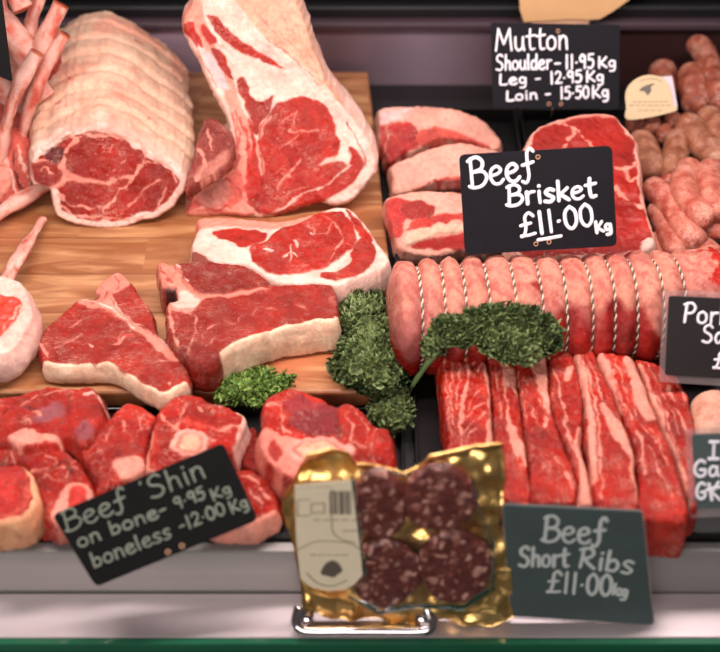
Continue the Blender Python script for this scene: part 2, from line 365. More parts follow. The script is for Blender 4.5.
    for kk in range(1, K+1):
        t = kk/K; q = V3[bi]+ex*(T-r)*t
        off = bulge*math.sin(math.pi*min(t*1.05, 1))*np.ones(nb)
        if t > .999: off = off-r*.8
        off = off+.5*lump*fbm(q, 50, seed+61)+.3*jit*fbm(q, 200, seed+71)
        sc = 1-taper*t**2
        if side is not None:
            so, ss = side(t, arc/arc[-1], q); off = off+so; sc = sc*ss
        q = q+out3*off[:, None]
        if sc != 1: ctr = cen+ex*(T-r)*t; q = ctr+(q-ctr)*sc
        if baseZ is not None: q[:, 2] = np.maximum(q[:, 2], baseZ)
        cc = col[bi].copy(); cc[:, :3] *= (1+.15*fbm(q, 70, seed+81))[:, None]
        if sidecol is not None: cc = sidecol(t, arc/arc[-1], q, cc)
        VV.append(q); CC.append(cc); PP.append(pid[bi]); ring = np.arange(cnt, cnt+nb); cnt += nb
        prev = rings[-1]
        for i in range(nb):
            j = (i+1) % nb
            if prev[i] != prev[j]: Fs.append([prev[i], ring[i], ring[j], prev[j]])
        rings.append(ring)
    VV.append(VV[-1].mean(0)[None]+ex*.001); CC.append(CC[-1][:1]); PP.append(PP[-1][:1]); ring = rings[-1]
    for i in range(nb): Fs.append([ring[i], cnt, ring[(i+1) % nb]])
    V = np.vstack(VV); C = np.vstack(CC); Pd = np.concatenate(PP); C[:, :3] = np.clip(C[:, :3], 0, 1)
    # shared vertex normals so that the parts meet without a seam
    N = np.zeros_like(V)
    for f in Fs:
        for a in range(1, len(f)-1):
            nn = np.cross(V[f[a]]-V[f[0]], V[f[a+1]]-V[f[0]]); N[[f[0], f[a], f[a+1]]] += nn
    N /= np.maximum(np.linalg.norm(N, axis=1), 1e-12)[:, None]
    if root is None:
        lo = V.min(0); ce = V.mean(0); root = empty(name, (ce[0], ce[1], lo[2]), label, cat, group)
    fp = [int(np.bincount(Pd[f]).argmax()) for f in Fs]
    for k, nm in enumerate(names):
        sub = [f for f, q in zip(Fs, fp) if q == k]
        if len(sub) < 6: continue
        used = sorted({i for f in sub for i in f}); mp = {a: b for b, a in enumerate(used)}
        mm = (mats or {}).get(nm, mat if nm == basepart else ('short_rib' if nm in ('fat_seam', 'fat_strip') else 'bone' if 'bone' in nm or nm == 'marrow' else 'skin'))
        mesh(nm, V[used], [[mp[i] for i in f] for f in sub], M[mm], root, col=C[used], nor=N[used])
    return root

def tube_data(path, rad, seg=20, step=None, squash=None, lump=0, seed=0, close=True, up=None):
    path = np.asarray(path, float)
    if step: path = catmull(path, step, False)
    n = len(path); tg = np.gradient(path, axis=0); tg /= np.linalg.norm(tg, axis=1)[:, None]
    u = np.array([0, 0, 1.0]) if up is None else nrm(up)
    if abs(np.dot(tg[0], u)) > .95: u = np.array([1.0, 0, 0])
    V = []
    for i in range(n):
        a = nrm(np.cross(tg[i], u)); b = np.cross(a, tg[i]); rr = rad(i/(n-1)) if callable(rad) else rad
        th = np.linspace(0, 2*math.pi, seg, endpoint=False)
        V.append(path[i]+rr*(np.cos(th)[:, None]*a+np.sin(th)[:, None]*b*(squash or 1)))
    V = np.vstack(V)
    if lump:
        c = np.repeat(path, seg, 0); d = V-c; V = c+d*(1+lump*fbm(V, 60, seed))[:, None]
    Fs = [[i*seg+j, i*seg+(j+1) % seg, (i+1)*seg+(j+1) % seg, (i+1)*seg+j] for i in range(n-1) for j in range(seg)]
    if close: Fs += [list(range(seg))[::-1], list(range((n-1)*seg, n*seg))]
    return V, Fs
def box_data(x0, x1, y0, y1, z0, z1):
    V = [(x, y, z) for x in (x0, x1) for y in (y0, y1) for z in (z0, z1)]
    return np.array(V), [[0, 1, 3, 2], [4, 6, 7, 5], [0, 4, 5, 1], [2, 3, 7, 6], [0, 2, 6, 4], [1, 5, 7, 3]]
def join(items):
    V = []; Fs = []; k = 0
    for v, f in items:
        V.append(v); Fs += [[i+k for i in q] for q in f]; k += len(v)
    return np.vstack(V), Fs
def bevel(o, w, s=2):
    m = o.modifiers.new('bevel', 'BEVEL'); m.width = w; m.segments = s; m.limit_method = 'ANGLE'; return o
def rounded_plate(p0, n, corners, thick, rad, seg=5):
    """plate whose front face is the given four pixels' quad on the plane (p0, n)"""
    n = nrm(n); q = [onp(x, y, p0, n) for x, y in corners]; pts = []
    for i in range(4):
        a, b, c = q[i-1], q[i], q[(i+1) % 4]; d1 = nrm(a-b); d2 = nrm(c-b)
        for t in np.linspace(0, 1, seg):
            pts.append((1-t)**2*(b+d1*rad)+2*t*(1-t)*b+t*t*(b+d2*rad))
    pts = np.array(pts); m = len(pts); V = np.vstack([pts, pts-n*thick])
    if np.dot(np.cross(pts[seg]-pts[0], pts[2*seg]-pts[0]), n) < 0: f0 = list(range(m))[::-1]; f1 = list(range(m, 2*m)); s = -1
    else: f0 = list(range(m)); f1 = list(range(m, 2*m))[::-1]; s = 1
    Fs = [f0, f1]+[([i, i+m, (i+1) % m+m, (i+1) % m][::(1 if s > 0 else -1)]) for i in range(m)]
    return V, Fs

# handwriting ------------------------------------------------------
GL = {
 'B': (.62, [[(.1, 1), (.08, .5), (.06, 0)], [(.0, .92), (.3, 1.02), (.52, .85), (.45, .6), (.12, .52)], [(.12, .52), (.5, .5), (.62, .28), (.45, .04), (.15, -.02), (-.05, .06)]]),
 'e': (.5, [[(.05, .3), (.3, .34), (.44, .46), (.3, .6), (.1, .5), (.04, .25), (.15, .03), (.35, .0), (.5, .12)]]),
 'f': (.45, [[(.5, .92), (.4, 1.04), (.27, .9), (.24, .5), (.24, .1), (.12, -.12), (-.02, -.05)], [(.05, .5), (.25, .52), (.45, .56)]]),
 'r': (.4, [[(.08, .6), (.1, .3), (.1, 0)], [(.1, .35), (.2, .55), (.4, .58)]]),
 'i': (.2, [[(.1, .58), (.1, .3), (.12, 0)], [(.1, .82), (.12, .85)]]),
 's': (.42, [[(.4, .55), (.22, .62), (.07, .48), (.2, .32), (.38, .18), (.25, .0), (.02, .04)]]),
 'k': (.5, [[(.08, .98), (.08, .5), (.08, 0)], [(.46, .6), (.25, .4), (.1, .3)], [(.12, .32), (.3, .18), (.5, 0)]]),
 'K': (.6, [[(.1, 1), (.08, .5), (.08, 0)], [(.55, .95), (.35, .65), (.1, .45)], [(.12, .48), (.35, .25), (.58, .02)]]),
 't': (.42, [[(.2, .95), (.18, .4), (.24, .04), (.42, .06)], [(.0, .62), (.2, .64), (.44, .68)]]),
 'M': (.85, [[(.0, 0), (.06, .5), (.12, 1)], [(.12, 1), (.28, .6), (.4, .3)], [(.4, .3), (.55, .65), (.7, 1)], [(.7, 1), (.74, .5), (.8, 0)]]),
 'u': (.5, [[(.05, .6), (.05, .2), (.2, 0), (.4, .15), (.43, .6)], [(.43, .6), (.43, .3), (.5, 0)]]),
 'o': (.5, [[(.25, .6), (.06, .45), (.06, .12), (.25, 0), (.44, .14), (.43, .46), (.25, .6)]]),
 'n': (.5, [[(.06, .6), (.07, .3), (.07, 0)], [(.07, .38), (.22, .6), (.4, .5), (.42, .25), (.45, 0)]]),
 'S': (.6, [[(.52, .88), (.35, 1.02), (.1, .88), (.12, .62), (.42, .45), (.52, .2), (.32, -.02), (.02, .06)]]),
 'h': (.5, [[(.08, 1), (.08, .5), (.07, 0)], [(.08, .38), (.22, .58), (.4, .5), (.42, .25), (.45, 0)]]),
 'l': (.2, [[(.08, 1), (.08, .4), (.12, 0)]]),
 'd': (.52, [[(.42, .5), (.22, .6), (.05, .4), (.1, .05), (.3, .02), (.44, .25)], [(.45, 1), (.44, .5), (.48, 0)]]),
 'L': (.5, [[(.1, .95), (.08, .5), (.08, .04)], [(.08, .04), (.3, .0), (.5, .05)]]),
 'g': (.5, [[(.4, .5), (.2, .6), (.05, .4), (.15, .1), (.35, .15), (.42, .5)], [(.42, .55), (.42, .0), (.35, -.3), (.1, -.32)]]),
 'a': (.5, [[(.4, .5), (.2, .6), (.05, .35), (.12, .03), (.3, .05), (.42, .35)], [(.42, .58), (.42, .25), (.5, 0)]]),
 'b': (.5, [[(.07, 1), (.06, .5), (.06, .02)], [(.07, .4), (.28, .58), (.45, .35), (.35, .05), (.06, .04)]]),
 'P': (.58, [[(.12, 1), (.1, .5), (.08, 0)], [(.0, .92), (.35, 1.02), (.55, .8), (.42, .52), (.12, .46)]]),
 'R': (.62, [[(.12, .9), (.1, .4), (.08, 0)], [(.0, .88), (.35, 1.0), (.5, .78), (.38, .55), (.12, .48)], [(.18, .48), (.35, .25), (.6, .02)]]),
 'G': (.6, [[(.52, .88), (.3, 1.0), (.08, .7), (.06, .25), (.28, .0), (.52, .12), (.54, .42)], [(.3, .42), (.54, .42)]]),
 'I': (.4, [[(.2, 1), (.2, .5), (.2, 0)], [(.02, 1), (.4, 1)], [(.0, 0), (.42, 0)]]),
 '1': (.28, [[(.14, 1), (.14, .5), (.14, 0)]]),
 'i1': (.3, [[(.02, .8), (.16, 1)], [(.16, 1), (.16, 0)]]),
 '2': (.5, [[(.05, .8), (.2, 1), (.42, .85), (.35, .5), (.05, .05)], [(.05, .05), (.25, .04), (.5, .06)]]),
 '5': (.5, [[(.45, 1), (.12, .98)], [(.12, .98), (.1, .6)], [(.1, .6), (.35, .62), (.46, .35), (.3, .02), (.04, .06)]]),
 '9': (.5, [[(.42, .75), (.25, .98), (.06, .75), (.15, .5), (.38, .55), (.43, .85)], [(.43, .9), (.42, .4), (.4, 0)]]),
 '0': (.52, [[(.26, 1), (.06, .75), (.06, .25), (.26, 0), (.46, .25), (.46, .75), (.26, 1)]]),
 '£': (.6, [[(.58, .85), (.42, 1.02), (.25, .85), (.24, .4), (.14, .05), (.02, .0)], [(.02, .04), (.3, .02), (.58, .06)], [(.04, .5), (.45, .55)]]),
 '.': (.22, [[(.08, .42), (.12, .44)]]), '-': (.36, [[(.04, .38), (.3, .4)]]), "'": (.2, [[(.1, .95), (.08, .85)]]),
 ' ': (.3, []),
}
def write(s, a, b, cap, skew=.06):
    """strokes in pixels for one handwritten line whose baseline runs from a to b"""
    a = np.array(a, float); b = np.array(b, float); tot = sum(GL[c][0]+.1 for c in s)-.1
    L = np.linalg.norm(b-a); d = (b-a)/L; nrl = np.array([d[1], -d[0]]); sx = L/tot; x = 0; out = []
    for c in s:
        wd, st = GL[c]
        for q in st: out.append([tuple(a+d*((x+u+skew*v*.5)*sx)+nrl*v*cap) for u, v in q])
        x += wd+.1
    return out
def writing(strokes, p0, n, mat, parent, wpx=3.0, name='writing', lift=.0006):
    items = []; n = nrm(n); p1 = np.asarray(p0)+n*lift
    for st in strokes:
        q = np.array([onp(x, y, p1, n) for x, y in st]); c = catmull(q, .0012, False) if len(q) > 2 else np.array([q[0]+(q[-1]-q[0])*t for t in np.linspace(0, 1, 6)])
        rw = wpx*.00052*(1+.12*random.uniform(-1, 1)); m = len(c)
        tg = np.gradient(c, axis=0); tg /= np.maximum(np.linalg.norm(tg, axis=1), 1e-9)[:, None]; sd = np.cross(tg, n)
        V = []; Fs = []; 
        prof = [(-1, 0), (-.6, .8), (0, 1), (.6, .8), (1, 0)]
        cc = [c[0]-tg[0]*rw*.9, c[0]-tg[0]*rw*.55]+list(c)+[c[-1]+tg[-1]*rw*.55, c[-1]+tg[-1]*rw*.9]
        ss = [sd[0]]*2+list(sd)+[sd[-1]]*2; ww = [.25, .75]+[1]*m+[.75, .25]
        for p, s_, k in zip(cc, ss, ww):
            for u, v in prof: V.append(p+s_*u*rw*k+n*v*.0004)
        for i in range(len(cc)-1):
            for j in range(4): Fs.append([i*5+j, i*5+j+1, (i+1)*5+j+1, (i+1)*5+j])
        items.append((np.array(V), Fs))
    V, Fs = join(items); return mesh(name, V, Fs, M[mat], parent)
def sign(name, label, corners, p0, el, mat, lines, wpx, chalk, thick=.003, rad=.006, yaw=0, lam=None, pin=None, rings=(), group=None):
    n = nrm((math.sin(R(yaw)), -math.cos(R(el))*math.cos(R(yaw)), math.sin(R(el)))); p0 = np.asarray(p0, float)
    V, Fs = rounded_plate(p0, n, corners, thick, rad)
    ce = V.mean(0); root = empty(name, (ce[0], ce[1], V[:, 2].min()), label, 'sign', group)
    mesh('board', V, Fs, M[mat], root, smooth=False)
    if lam:
        q = p0-n*(thick*.35)
        V, Fs = rounded_plate(q, n, lam, thick*.3, rad); mesh('laminate_border', V, Fs, M['laminate'], root, smooth=False)
    st = []
    for l in lines: st += write(*l) if isinstance(l[0], str) else [l]
    writing(st, p0, n, chalk, root, wpx)
    for x, y in rings:
        c = onp(x, y, p0+n*.0008, n); e1 = nrm(RT-n*n[0]); e2 = np.cross(n, e1)
        pt = [c+.0022*(math.cos(a)*e1+math.sin(a)*e2) for a in np.linspace(0, 2*math.pi, 13)]
        V, Fs = tube_data(pt, .0006, 6, close=False, up=n); mesh('eyelet', V, Fs, M['tape'], root)
    if pin:
        (x0, y0), z1 = pin; a = onp(x0, y0, p0, n)-n*.002; b = np.array([a[0], a[1]+.004, z1])
        V, Fs = tube_data([a, b], .0012, 8); mesh('pin', V, Fs, M['pin'], root)
    return root
def struct(name, V, Fs, mat, smooth=False): return tag(mesh(name, V, Fs, mat, smooth=smooth), kind='structure')

# ------------------------------------------------------------------ the case
ZB = .03
yb = P(360, 71, ZB)[1]; WALLY = yb+.012
fy = P(360, 544, 0)[1]
V, Fs = box_data(-1.1, 1.1, fy, WALLY+.3, -.03, -.001); struct('floor', V, Fs, M['deck'])
ztop = onp(360, 27, (0, WALLY, 0), (0, 1, 0))[2]
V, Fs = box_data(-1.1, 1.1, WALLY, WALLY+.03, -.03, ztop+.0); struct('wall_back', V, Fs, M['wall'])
V, Fs = join([box_data(-1.1, 1.1, WALLY-.012, WALLY+.35, ztop, ztop+.012)]); bevel(struct('trim_1', V, Fs, M['ledge_line']), .003)
V, Fs = join([box_data(-1.1, 1.1, WALLY+.004, WALLY+.35, ztop+.012, ztop+.03), box_data(-1.1, 1.1, WALLY+.02, WALLY+.35, ztop+.03, ztop+.05), box_data(-1.1, 1.1, WALLY+.05, WALLY+.35, ztop+.05, ztop+.2)])
bevel(struct('trim_2', V, Fs, M['ledge']), .004)
ZS = -.062; sy = onp(360, 592, (0, 0, ZS), (0, 0, 1))[1]; ey = P(360, 638, ZS)[1]
V, Fs = box_data(-1.1, 1.1, sy, fy, ZS-.02, .004); bevel(struct('trim_3', V, Fs, M['steel']), .002)
V, Fs = box_data(-1.1, 1.1, ey, sy-.001, ZS-.02, ZS); bevel(struct('trim_4', V, Fs, M['steel2']), .002)
V, Fs = box_data(-1.1, 1.1, ey-.008, ey-.0005, ZS-.02, ZS+.001); bevel(struct('trim_5', V, Fs, M['green_glass']), .001)
V, Fs = box_data(-1.1, 1.1, ey-.05, ey-.009, ZS-.05, ZS-.012); struct('trim_6', V, Fs, M['green_glass_dark'])

# wooden chopping board
tr = P(368, 71, ZB); br = P(404, 392, ZB); xl = -.62
pts = [(xl, tr[1]), (tr[0], tr[1]), (br[0], br[1]), (xl, br[1])]
V = np.array([(x, y, z) for z in (.006, ZB) for x, y in pts]); Fs = [[3, 2, 1, 0], [4, 5, 6, 7]]+[[i, (i+1) % 4, (i+1) % 4+4, i+4] for i in range(4)]
b = mesh('chopping_board', V, Fs, M['wood'], smooth=False, loc=(-.2, .2, .006)); bevel(b, .004, 3)
tag(b, 'wide oiled wooden chopping board of glued planks under the beef joints and steaks', 'chopping board')

def tray(label, x0, x1, y0, y1, h=.022, z=0, name='display_tray', nridge=0):
    root = empty(name, ((x0+x1)/2, (y0+y1)/2, z), label, 'tray')
    V, Fs = box_data(x0, x1, y0, y1, z, z+.004); bevel(mesh('tray_base', V, Fs, M['black_plastic'], root, smooth=False), .002)
    t = .004
    V, Fs = join([box_data(x0, x1, y0, y0+t, z+.004, z+h), box_data(x0, x1, y1-t, y1, z+.004, z+h), box_data(x0, x0+t, y0+t, y1-t, z+.004, z+h), box_data(x1-t, x1, y0+t, y1-t, z+.004, z+h)])
    bevel(mesh('rim', V, Fs, M['black_plastic'], root, smooth=False), .0015)
    return root
a = P(376, 108, .022); b_ = P(505, 250, 0)
tray('black plastic tray holding the mutton pieces beside the board', .043, P(512, 108)[0], P(400, 290)[1], a[1], .024)
tray('black plastic tray holding the round beef joint behind the brisket sign', P(516, 108)[0], P(618, 108)[0]+.03, P(400, 290)[1], a[1]+.005, .02)
tray('black plastic tray full of sausages at the back right corner', P(618, 108)[0]+.034, P(900, 108)[0], P(400, 290)[1], a[1]+.02, .03)
tray('long black tray under the rolled brisket and short ribs', P(412, 400)[0], .6, fy+.002, P(400, 294)[1], .012)
tray('black tray of shin slices along the front left', -.6, P(405, 480)[0], fy+.002, br[1]-.004, .012)

# ------------------------------------------------------------------ big joints at the back of the board
zc = lambda h: (0, 0, h)
# rolled, tied rib joint
oz = lambda pts: Z(20, 120, 4, pts)
bot = P(110, 228, ZB)+np.array([0, 0, .003])
def sidecol_roll(t, s, q, cc):
    c = np.tile(np.r_[SKIN, 0.0], (len(q), 1)); v = fbm(q, 40, 5)
    c[:, :3] = SKIN*(1+.1*v)[:, None]; m = np.clip((fbm(q, 26, 9)-.25)*3, 0, 1)[:, None]; c[:, :3] = c[:, :3]*(1-m*.55)+lin(226, 150, 128)*m*.55
    if t < .08: c = cc*.4+c*.6
    red = np.clip((noise(q, 70, 77)-.8)*9, 0, 1)[:, None]; c[:, :3] = c[:, :3]*(1-red)+lin(190, 40, 30)*red
    return c
STR = [.14, .27, .40, .54, .68, .84]
def side_roll(t, s, q):
    g = -.0045*max(math.exp(-((t-x)/.018)**2) for x in STR)
    sc = 1-.02*t if t < .8 else 1-.016-1.1*(t-.8)**2*2.0
    return g+.004*fbm(q, 22, 3)+.006*math.sin(min(t, 1)*math.pi), sc
rolled_face = oz([(40, 165), (62, 112), (105, 92), (160, 50), (240, 20), (330, 22), (400, 42), (460, 70), (530, 122), (590, 160), (645, 205), (672, 240), (655, 290), (615, 340), (560, 385), (480, 408), (370, 436), (280, 428), (200, 412), (150, 388), (128, 335), (118, 285), (88, 266), (52, 260), (42, 220)])
nf = (0.05, -math.cos(R(24)), math.sin(R(24)))
rolled = cut('rolled_rib_joint', 'large rolled rib joint in a cream fat jacket, its round red cut face forward', 'beef joint',
    rolled_face, bot, nf, (-.1, 1, .06), .27, base=(LEAN_O, 1), basepart='cut_face', mat='rib_eye', r=.004, lump=.0016, step=.0014, sidestep=.0032, bulge=.004,
    side=side_roll, sidecol=sidecol_roll, baseZ=ZB+.0005, mats={}, regs=[
    ('rim', FAT, 0, None, 8, .0005, 'fat_jacket'),
    ('p', lin(232, 172, 156), 0, oz([(300, 20), (400, 40), (470, 70), (540, 125), (600, 170), (560, 160), (510, 120), (450, 84), (380, 62), (300, 46), (230, 50), (180, 70), (170, 50), (230, 25)]), 3, .001, 'fat_jacket'),
    ('p', FAT, 0, oz([(100, 90), (160, 45), (195, 55), (160, 85), (115, 118), (82, 112)]), 2, .003, 'fat_jacket'),
    ('p', DK*1.3, 1, oz([(95, 135), (130, 105), (185, 115), (180, 150), (160, 175), (120, 160)]), 3, 0), ('p', LEAN_D*.9, 1, oz([(45, 170), (120, 165), (170, 200), (160, 240), (130, 262), (65, 250)]), 3, 0),
    ('p', lin(230, 146, 128), .1, oz([(150, 185), (175, 170), (190, 200), (240, 225), (300, 240), (360, 245), (350, 256), (280, 256), (220, 250), (180, 250), (150, 270), (132, 262), (165, 240), (172, 210)]), 2, .0008),
    ('~', FATP, 0, oz([(350, 250), (400, 235), (430, 225), (445, 232), (425, 262), (405, 272)]), 5), ('~', FATP, 0, oz([(178, 175), (182, 120), (225, 76), (310, 60), (400, 76), (470, 86), (500, 125), (498, 165), (470, 200), (440, 232)]), 3.2),
    ('~', FATP, 0, oz([(60, 160), (120, 160), (158, 188)]), 3), ('~', FATP, 0, oz([(405, 270), (385, 310), (335, 350), (345, 378)]), 2.8), ('~', FATP, 0, oz([(150, 300), (210, 338), (290, 350), (330, 345)]), 3.2), ('~', FATP, 0, oz([(500, 175), (560, 165), (608, 200), (622, 250)]), 2.6),
    ('~', FATP, 0, oz([(590, 250), (575, 310), (550, 350), (480, 392)]), 2.4), ('~', FATP, 0, oz([(160, 340), (220, 378), (320, 388), (440, 398)]), 3.2), ('~', FATP, 0, oz([(180, 60), (235, 85), (200, 100)]), 2.4), ('~', FATP, 0, oz([(480, 300), (510, 270), (560, 245)]), 1.5), ('~', FATP, 0, oz([(430, 340), (490, 305)]), 1.3),
    ('~', FATP, 0, oz([(80, 200), (110, 190), (130, 215)]), 1.6), ('~', FATP, 0, oz([(370, 210), (400, 180), (430, 165)]), 1.3), ('~', FATP, 0, oz([(250, 110), (270, 95)]), 1.3), ('~', FATP, 0, oz([(360, 130), (375, 105)]), 1.3)])
# flap of fat at the front edge of the jacket
pl = P(60, 232, ZB)
# standing rib with long bone
z3 = lambda pts: Z(170, 0, 4, pts); z4 = lambda pts: Z(220, 90, 4, pts)
face = [(189, 5), (182, 18), (181, 28), (184, 38), (191, 50), (198, 62), (210, 88), (219, 105), (225, 118), (230, 138), (232, 152), (229, 166), (218, 175), (200, 186), (190, 200), (185, 214), (195, 218), (220, 216), (245, 218), (270, 217), (290, 212), (308, 206), (322, 203), (335, 206), (348, 203), (360, 193), (372, 178), (377, 163), (372, 146), (358, 122), (342, 103), (329, 86), (320, 66), (312, 44), (306, 22), (298, 2), (290, -16), (250, -24), (222, -20), (200, -12)]
bot = P(262, 219, ZB)+np.array([0, 0, .003])
def sc_rib(t, s, q, cc):
    c = np.tile(np.r_[FAT*.96, 0.0], (len(q), 1)); m = np.clip(fbm(q, 45, 15)*1.6+.1, 0, 1)[:, None]; c[:, :3] = c[:, :3]*(1-m*.5)+lin(222, 160, 138)*m*.5
    k = min(1, t*5); return cc*(1-k)+c*k
rib = cut('rib_roast', 'tall bone-in beef rib joint with a long curved bone, at the board centre', 'beef joint',
    face, bot, (-.05, -math.cos(R(34)), math.sin(R(34))), (.0, 1, .02), .10, base=(FAT, 0.0), basepart='fat', mat='skin', r=.006, lump=.0025, sidestep=.004,
    bulge=.004, sidecol=sc_rib, baseZ=ZB+.0005, taper=.3, step=.0015, mats={'eye_muscle': 'rib_eye', 'lean_strip': 'rib_eye'}, regs=[
    ('p', lin(222, 172, 146), 0, [(226, -24), (240, 8), (262, 34), (300, 62), (322, 84), (342, 104), (360, 122), (350, 90), (330, 60), (316, 20), (300, -24)], 3, -.002),
    ('~', lin(176, 110, 90), .2, [(268, 38), (300, 64), (326, 90)], 1.2), ('~', lin(190, 120, 100), .2, [(250, 4), (272, 30), (300, 52)], 1.4),
    ('p', BONE*1.15, .1, [(189, 5), (181, 26), (198, 62), (210, 88), (225, 118), (232, 150), (228, 168), (200, 186), (185, 214), (222, 216), (252, 216), (256, 190), (248, 160), (249, 130), (243, 110), (236, 92), (224, 60), (212, 40), (205, 20), (200, 0)], 2, .003, 'rib_bone'),
    ('p', FAT*.95, 0, [(190, 20), (197, 30), (212, 70), (226, 100), (233, 125), (238, 150), (232, 150), (224, 120), (208, 85), (196, 60), (184, 36)], 3, .0015, 'rib_bone'),
    ('p', LEAN, .5, z3([(60, 100), (90, 90), (110, 130), (130, 190), (95, 170), (62, 130)]), 1.5, 0), ('p', LEAN, .5, z3([(130, 100), (150, 110), (190, 170), (160, 175), (130, 135)]), 1.5, 0),
    ('p', LEAN_D, .6, z3([(165, 195), (200, 205), (245, 280), (250, 320), (215, 290), (180, 240)]), 1.5, 0),
    ('p', lin(232, 190, 190), 0, z3([(130, 200), (165, 220), (215, 300), (240, 360), (200, 350), (150, 260)]), 3, .001),
    ('p', LEAN, .9, z3([(150, 58), (185, 65), (230, 110), (290, 165), (350, 200), (420, 245), (455, 275), (390, 250), (300, 215), (240, 180), (195, 135), (160, 85)]), 1.2, .0012, 'lean_strip'),
    ('p', LEAN_D, .9, z3([(262, 330), (290, 310), (320, 345), (325, 390), (370, 400), (415, 385), (400, 430), (375, 480), (350, 540), (330, 520), (320, 470), (300, 420), (275, 375)]), 1.2, .0005, 'lean_strip'),
    ('p', LEAN, .5, [(248, 120), (253, 130), (258, 158), (262, 185), (250, 200), (246, 180), (250, 150)], 2, 0),
    ('p', LEAN, 1, z4([(205, 75), (260, 40), (340, 25), (400, 50), (440, 95), (465, 160), (478, 225), (470, 262), (520, 270), (510, 230), (545, 240), (575, 285), (560, 340), (500, 400), (440, 430), (380, 470), (300, 490), (200, 500), (120, 455), (150, 400), (170, 340), (160, 280), (150, 200), (175, 130)]), 1.2, .0022, 'eye_muscle'),
    ('p', FAT, 0, z4([(478, 225), (500, 225), (515, 250), (512, 300), (490, 280), (440, 290), (395, 305), (440, 270), (475, 262)]), 1.4, 0),
    ('~', FATP, 0, z4([(225, 395), (250, 360), (290, 315), (330, 285)]), 2.2), ('~', FATP, 0, z4([(250, 350), (280, 345)]), 1.4), ('~', FATP, 0, z4([(245, 225), (280, 210), (320, 180)]), 2),
    ('~', FATP, 0, z4([(280, 160), (330, 165), (400, 160)]), 1.3), ('~', FATP, 0, z4([(280, 160), (300, 95)]), 1.3), ('~', FATP, 0, z4([(235, 145), (270, 110), (310, 85)]), 1.2),
    ('~', FAT, 0, z4([(175, 500), (250, 470), (310, 430), (380, 395), (440, 370), (520, 300)]), 2.4), ('~', FATP, 0, z4([(150, 220), (165, 260), (178, 330)]), 2),
    ('~', FATP, 0, z4([(200, 100), (175, 150), (155, 200)]), 2.2), ('~', LEAN, .5, z4([(505, 130), (540, 190), (575, 260), (580, 300)]), 1.5),
    ('~', FATP, 0, z4([(230, 440), (300, 400), (360, 380)]), 1.2), ('~', BONE_D*.7, 0, [(236, 110), (239, 130), (240, 150), (236, 168)], 2),
    ('p', lin(206, 96, 82), .2, [(238, 168), (244, 180), (242, 200), (226, 210), (196, 212), (186, 208), (200, 196), (222, 186)], 3, .001), ('~', FATP, 0, [(184, 216), (210, 206), (236, 210), (262, 214)], 3), ('~', lin(170, 50, 42), .5, [(228, 178), (240, 190), (250, 205)], 2.5), ('~', lin(170, 50, 42), .5, [(195, 200), (212, 210), (230, 204)], 2),
    ('~', lin(190, 70, 60), .2, [(232, 112), (235, 124), (237, 138)], 2.2), ('~', lin(190, 70, 60), .2, [(238, 140), (238, 155), (234, 168)], 2.4), ('~', lin(196, 80, 66), .2, [(194, 44), (204, 62), (216, 86)], 1.6), ('~', lin(180, 60, 50), .2, [(186, 26), (192, 36), (196, 46)], 3), ('~', lin(200, 60, 50), .3, [(240, 118), (247, 140), (249, 165), (246, 190)], 3),
    ('p', lin(190, 120, 108), 0, [(200, 196), (214, 186), (226, 178), (232, 190), (222, 204), (206, 208)], 3, 0),
    ])
# chine of the rib joint, built as a separate dark piece behind it
cut('rib_chine', 'ragged red chine meat in the shadow left of the tall rib joint', 'beef piece',
    [(205, 118), (218, 120), (232, 135), (234, 152), (226, 164), (207, 176), (193, 186), (185, 192), (186, 178), (192, 160), (197, 138)], (0, 0, .05)
    , (0, -.35, 1), (0, .2, -1), .02, base=(lin(150, 62, 54), .8), mat='shin', regs=[('p', lin(206, 130, 116), .3, [(196, 170), (215, 158), (228, 150), (222, 166), (200, 180)], 4, 0), ('~', FATP, 0, [(200, 150), (205, 165), (195, 180)], 4), ('~', FATP, 0, [(190, 195), (200, 185), (212, 172)], 5), ('~', FATP, 0, [(208, 130), (212, 150)], 3)], lump=.003, bulge=.0, baseZ=ZB+.0005)

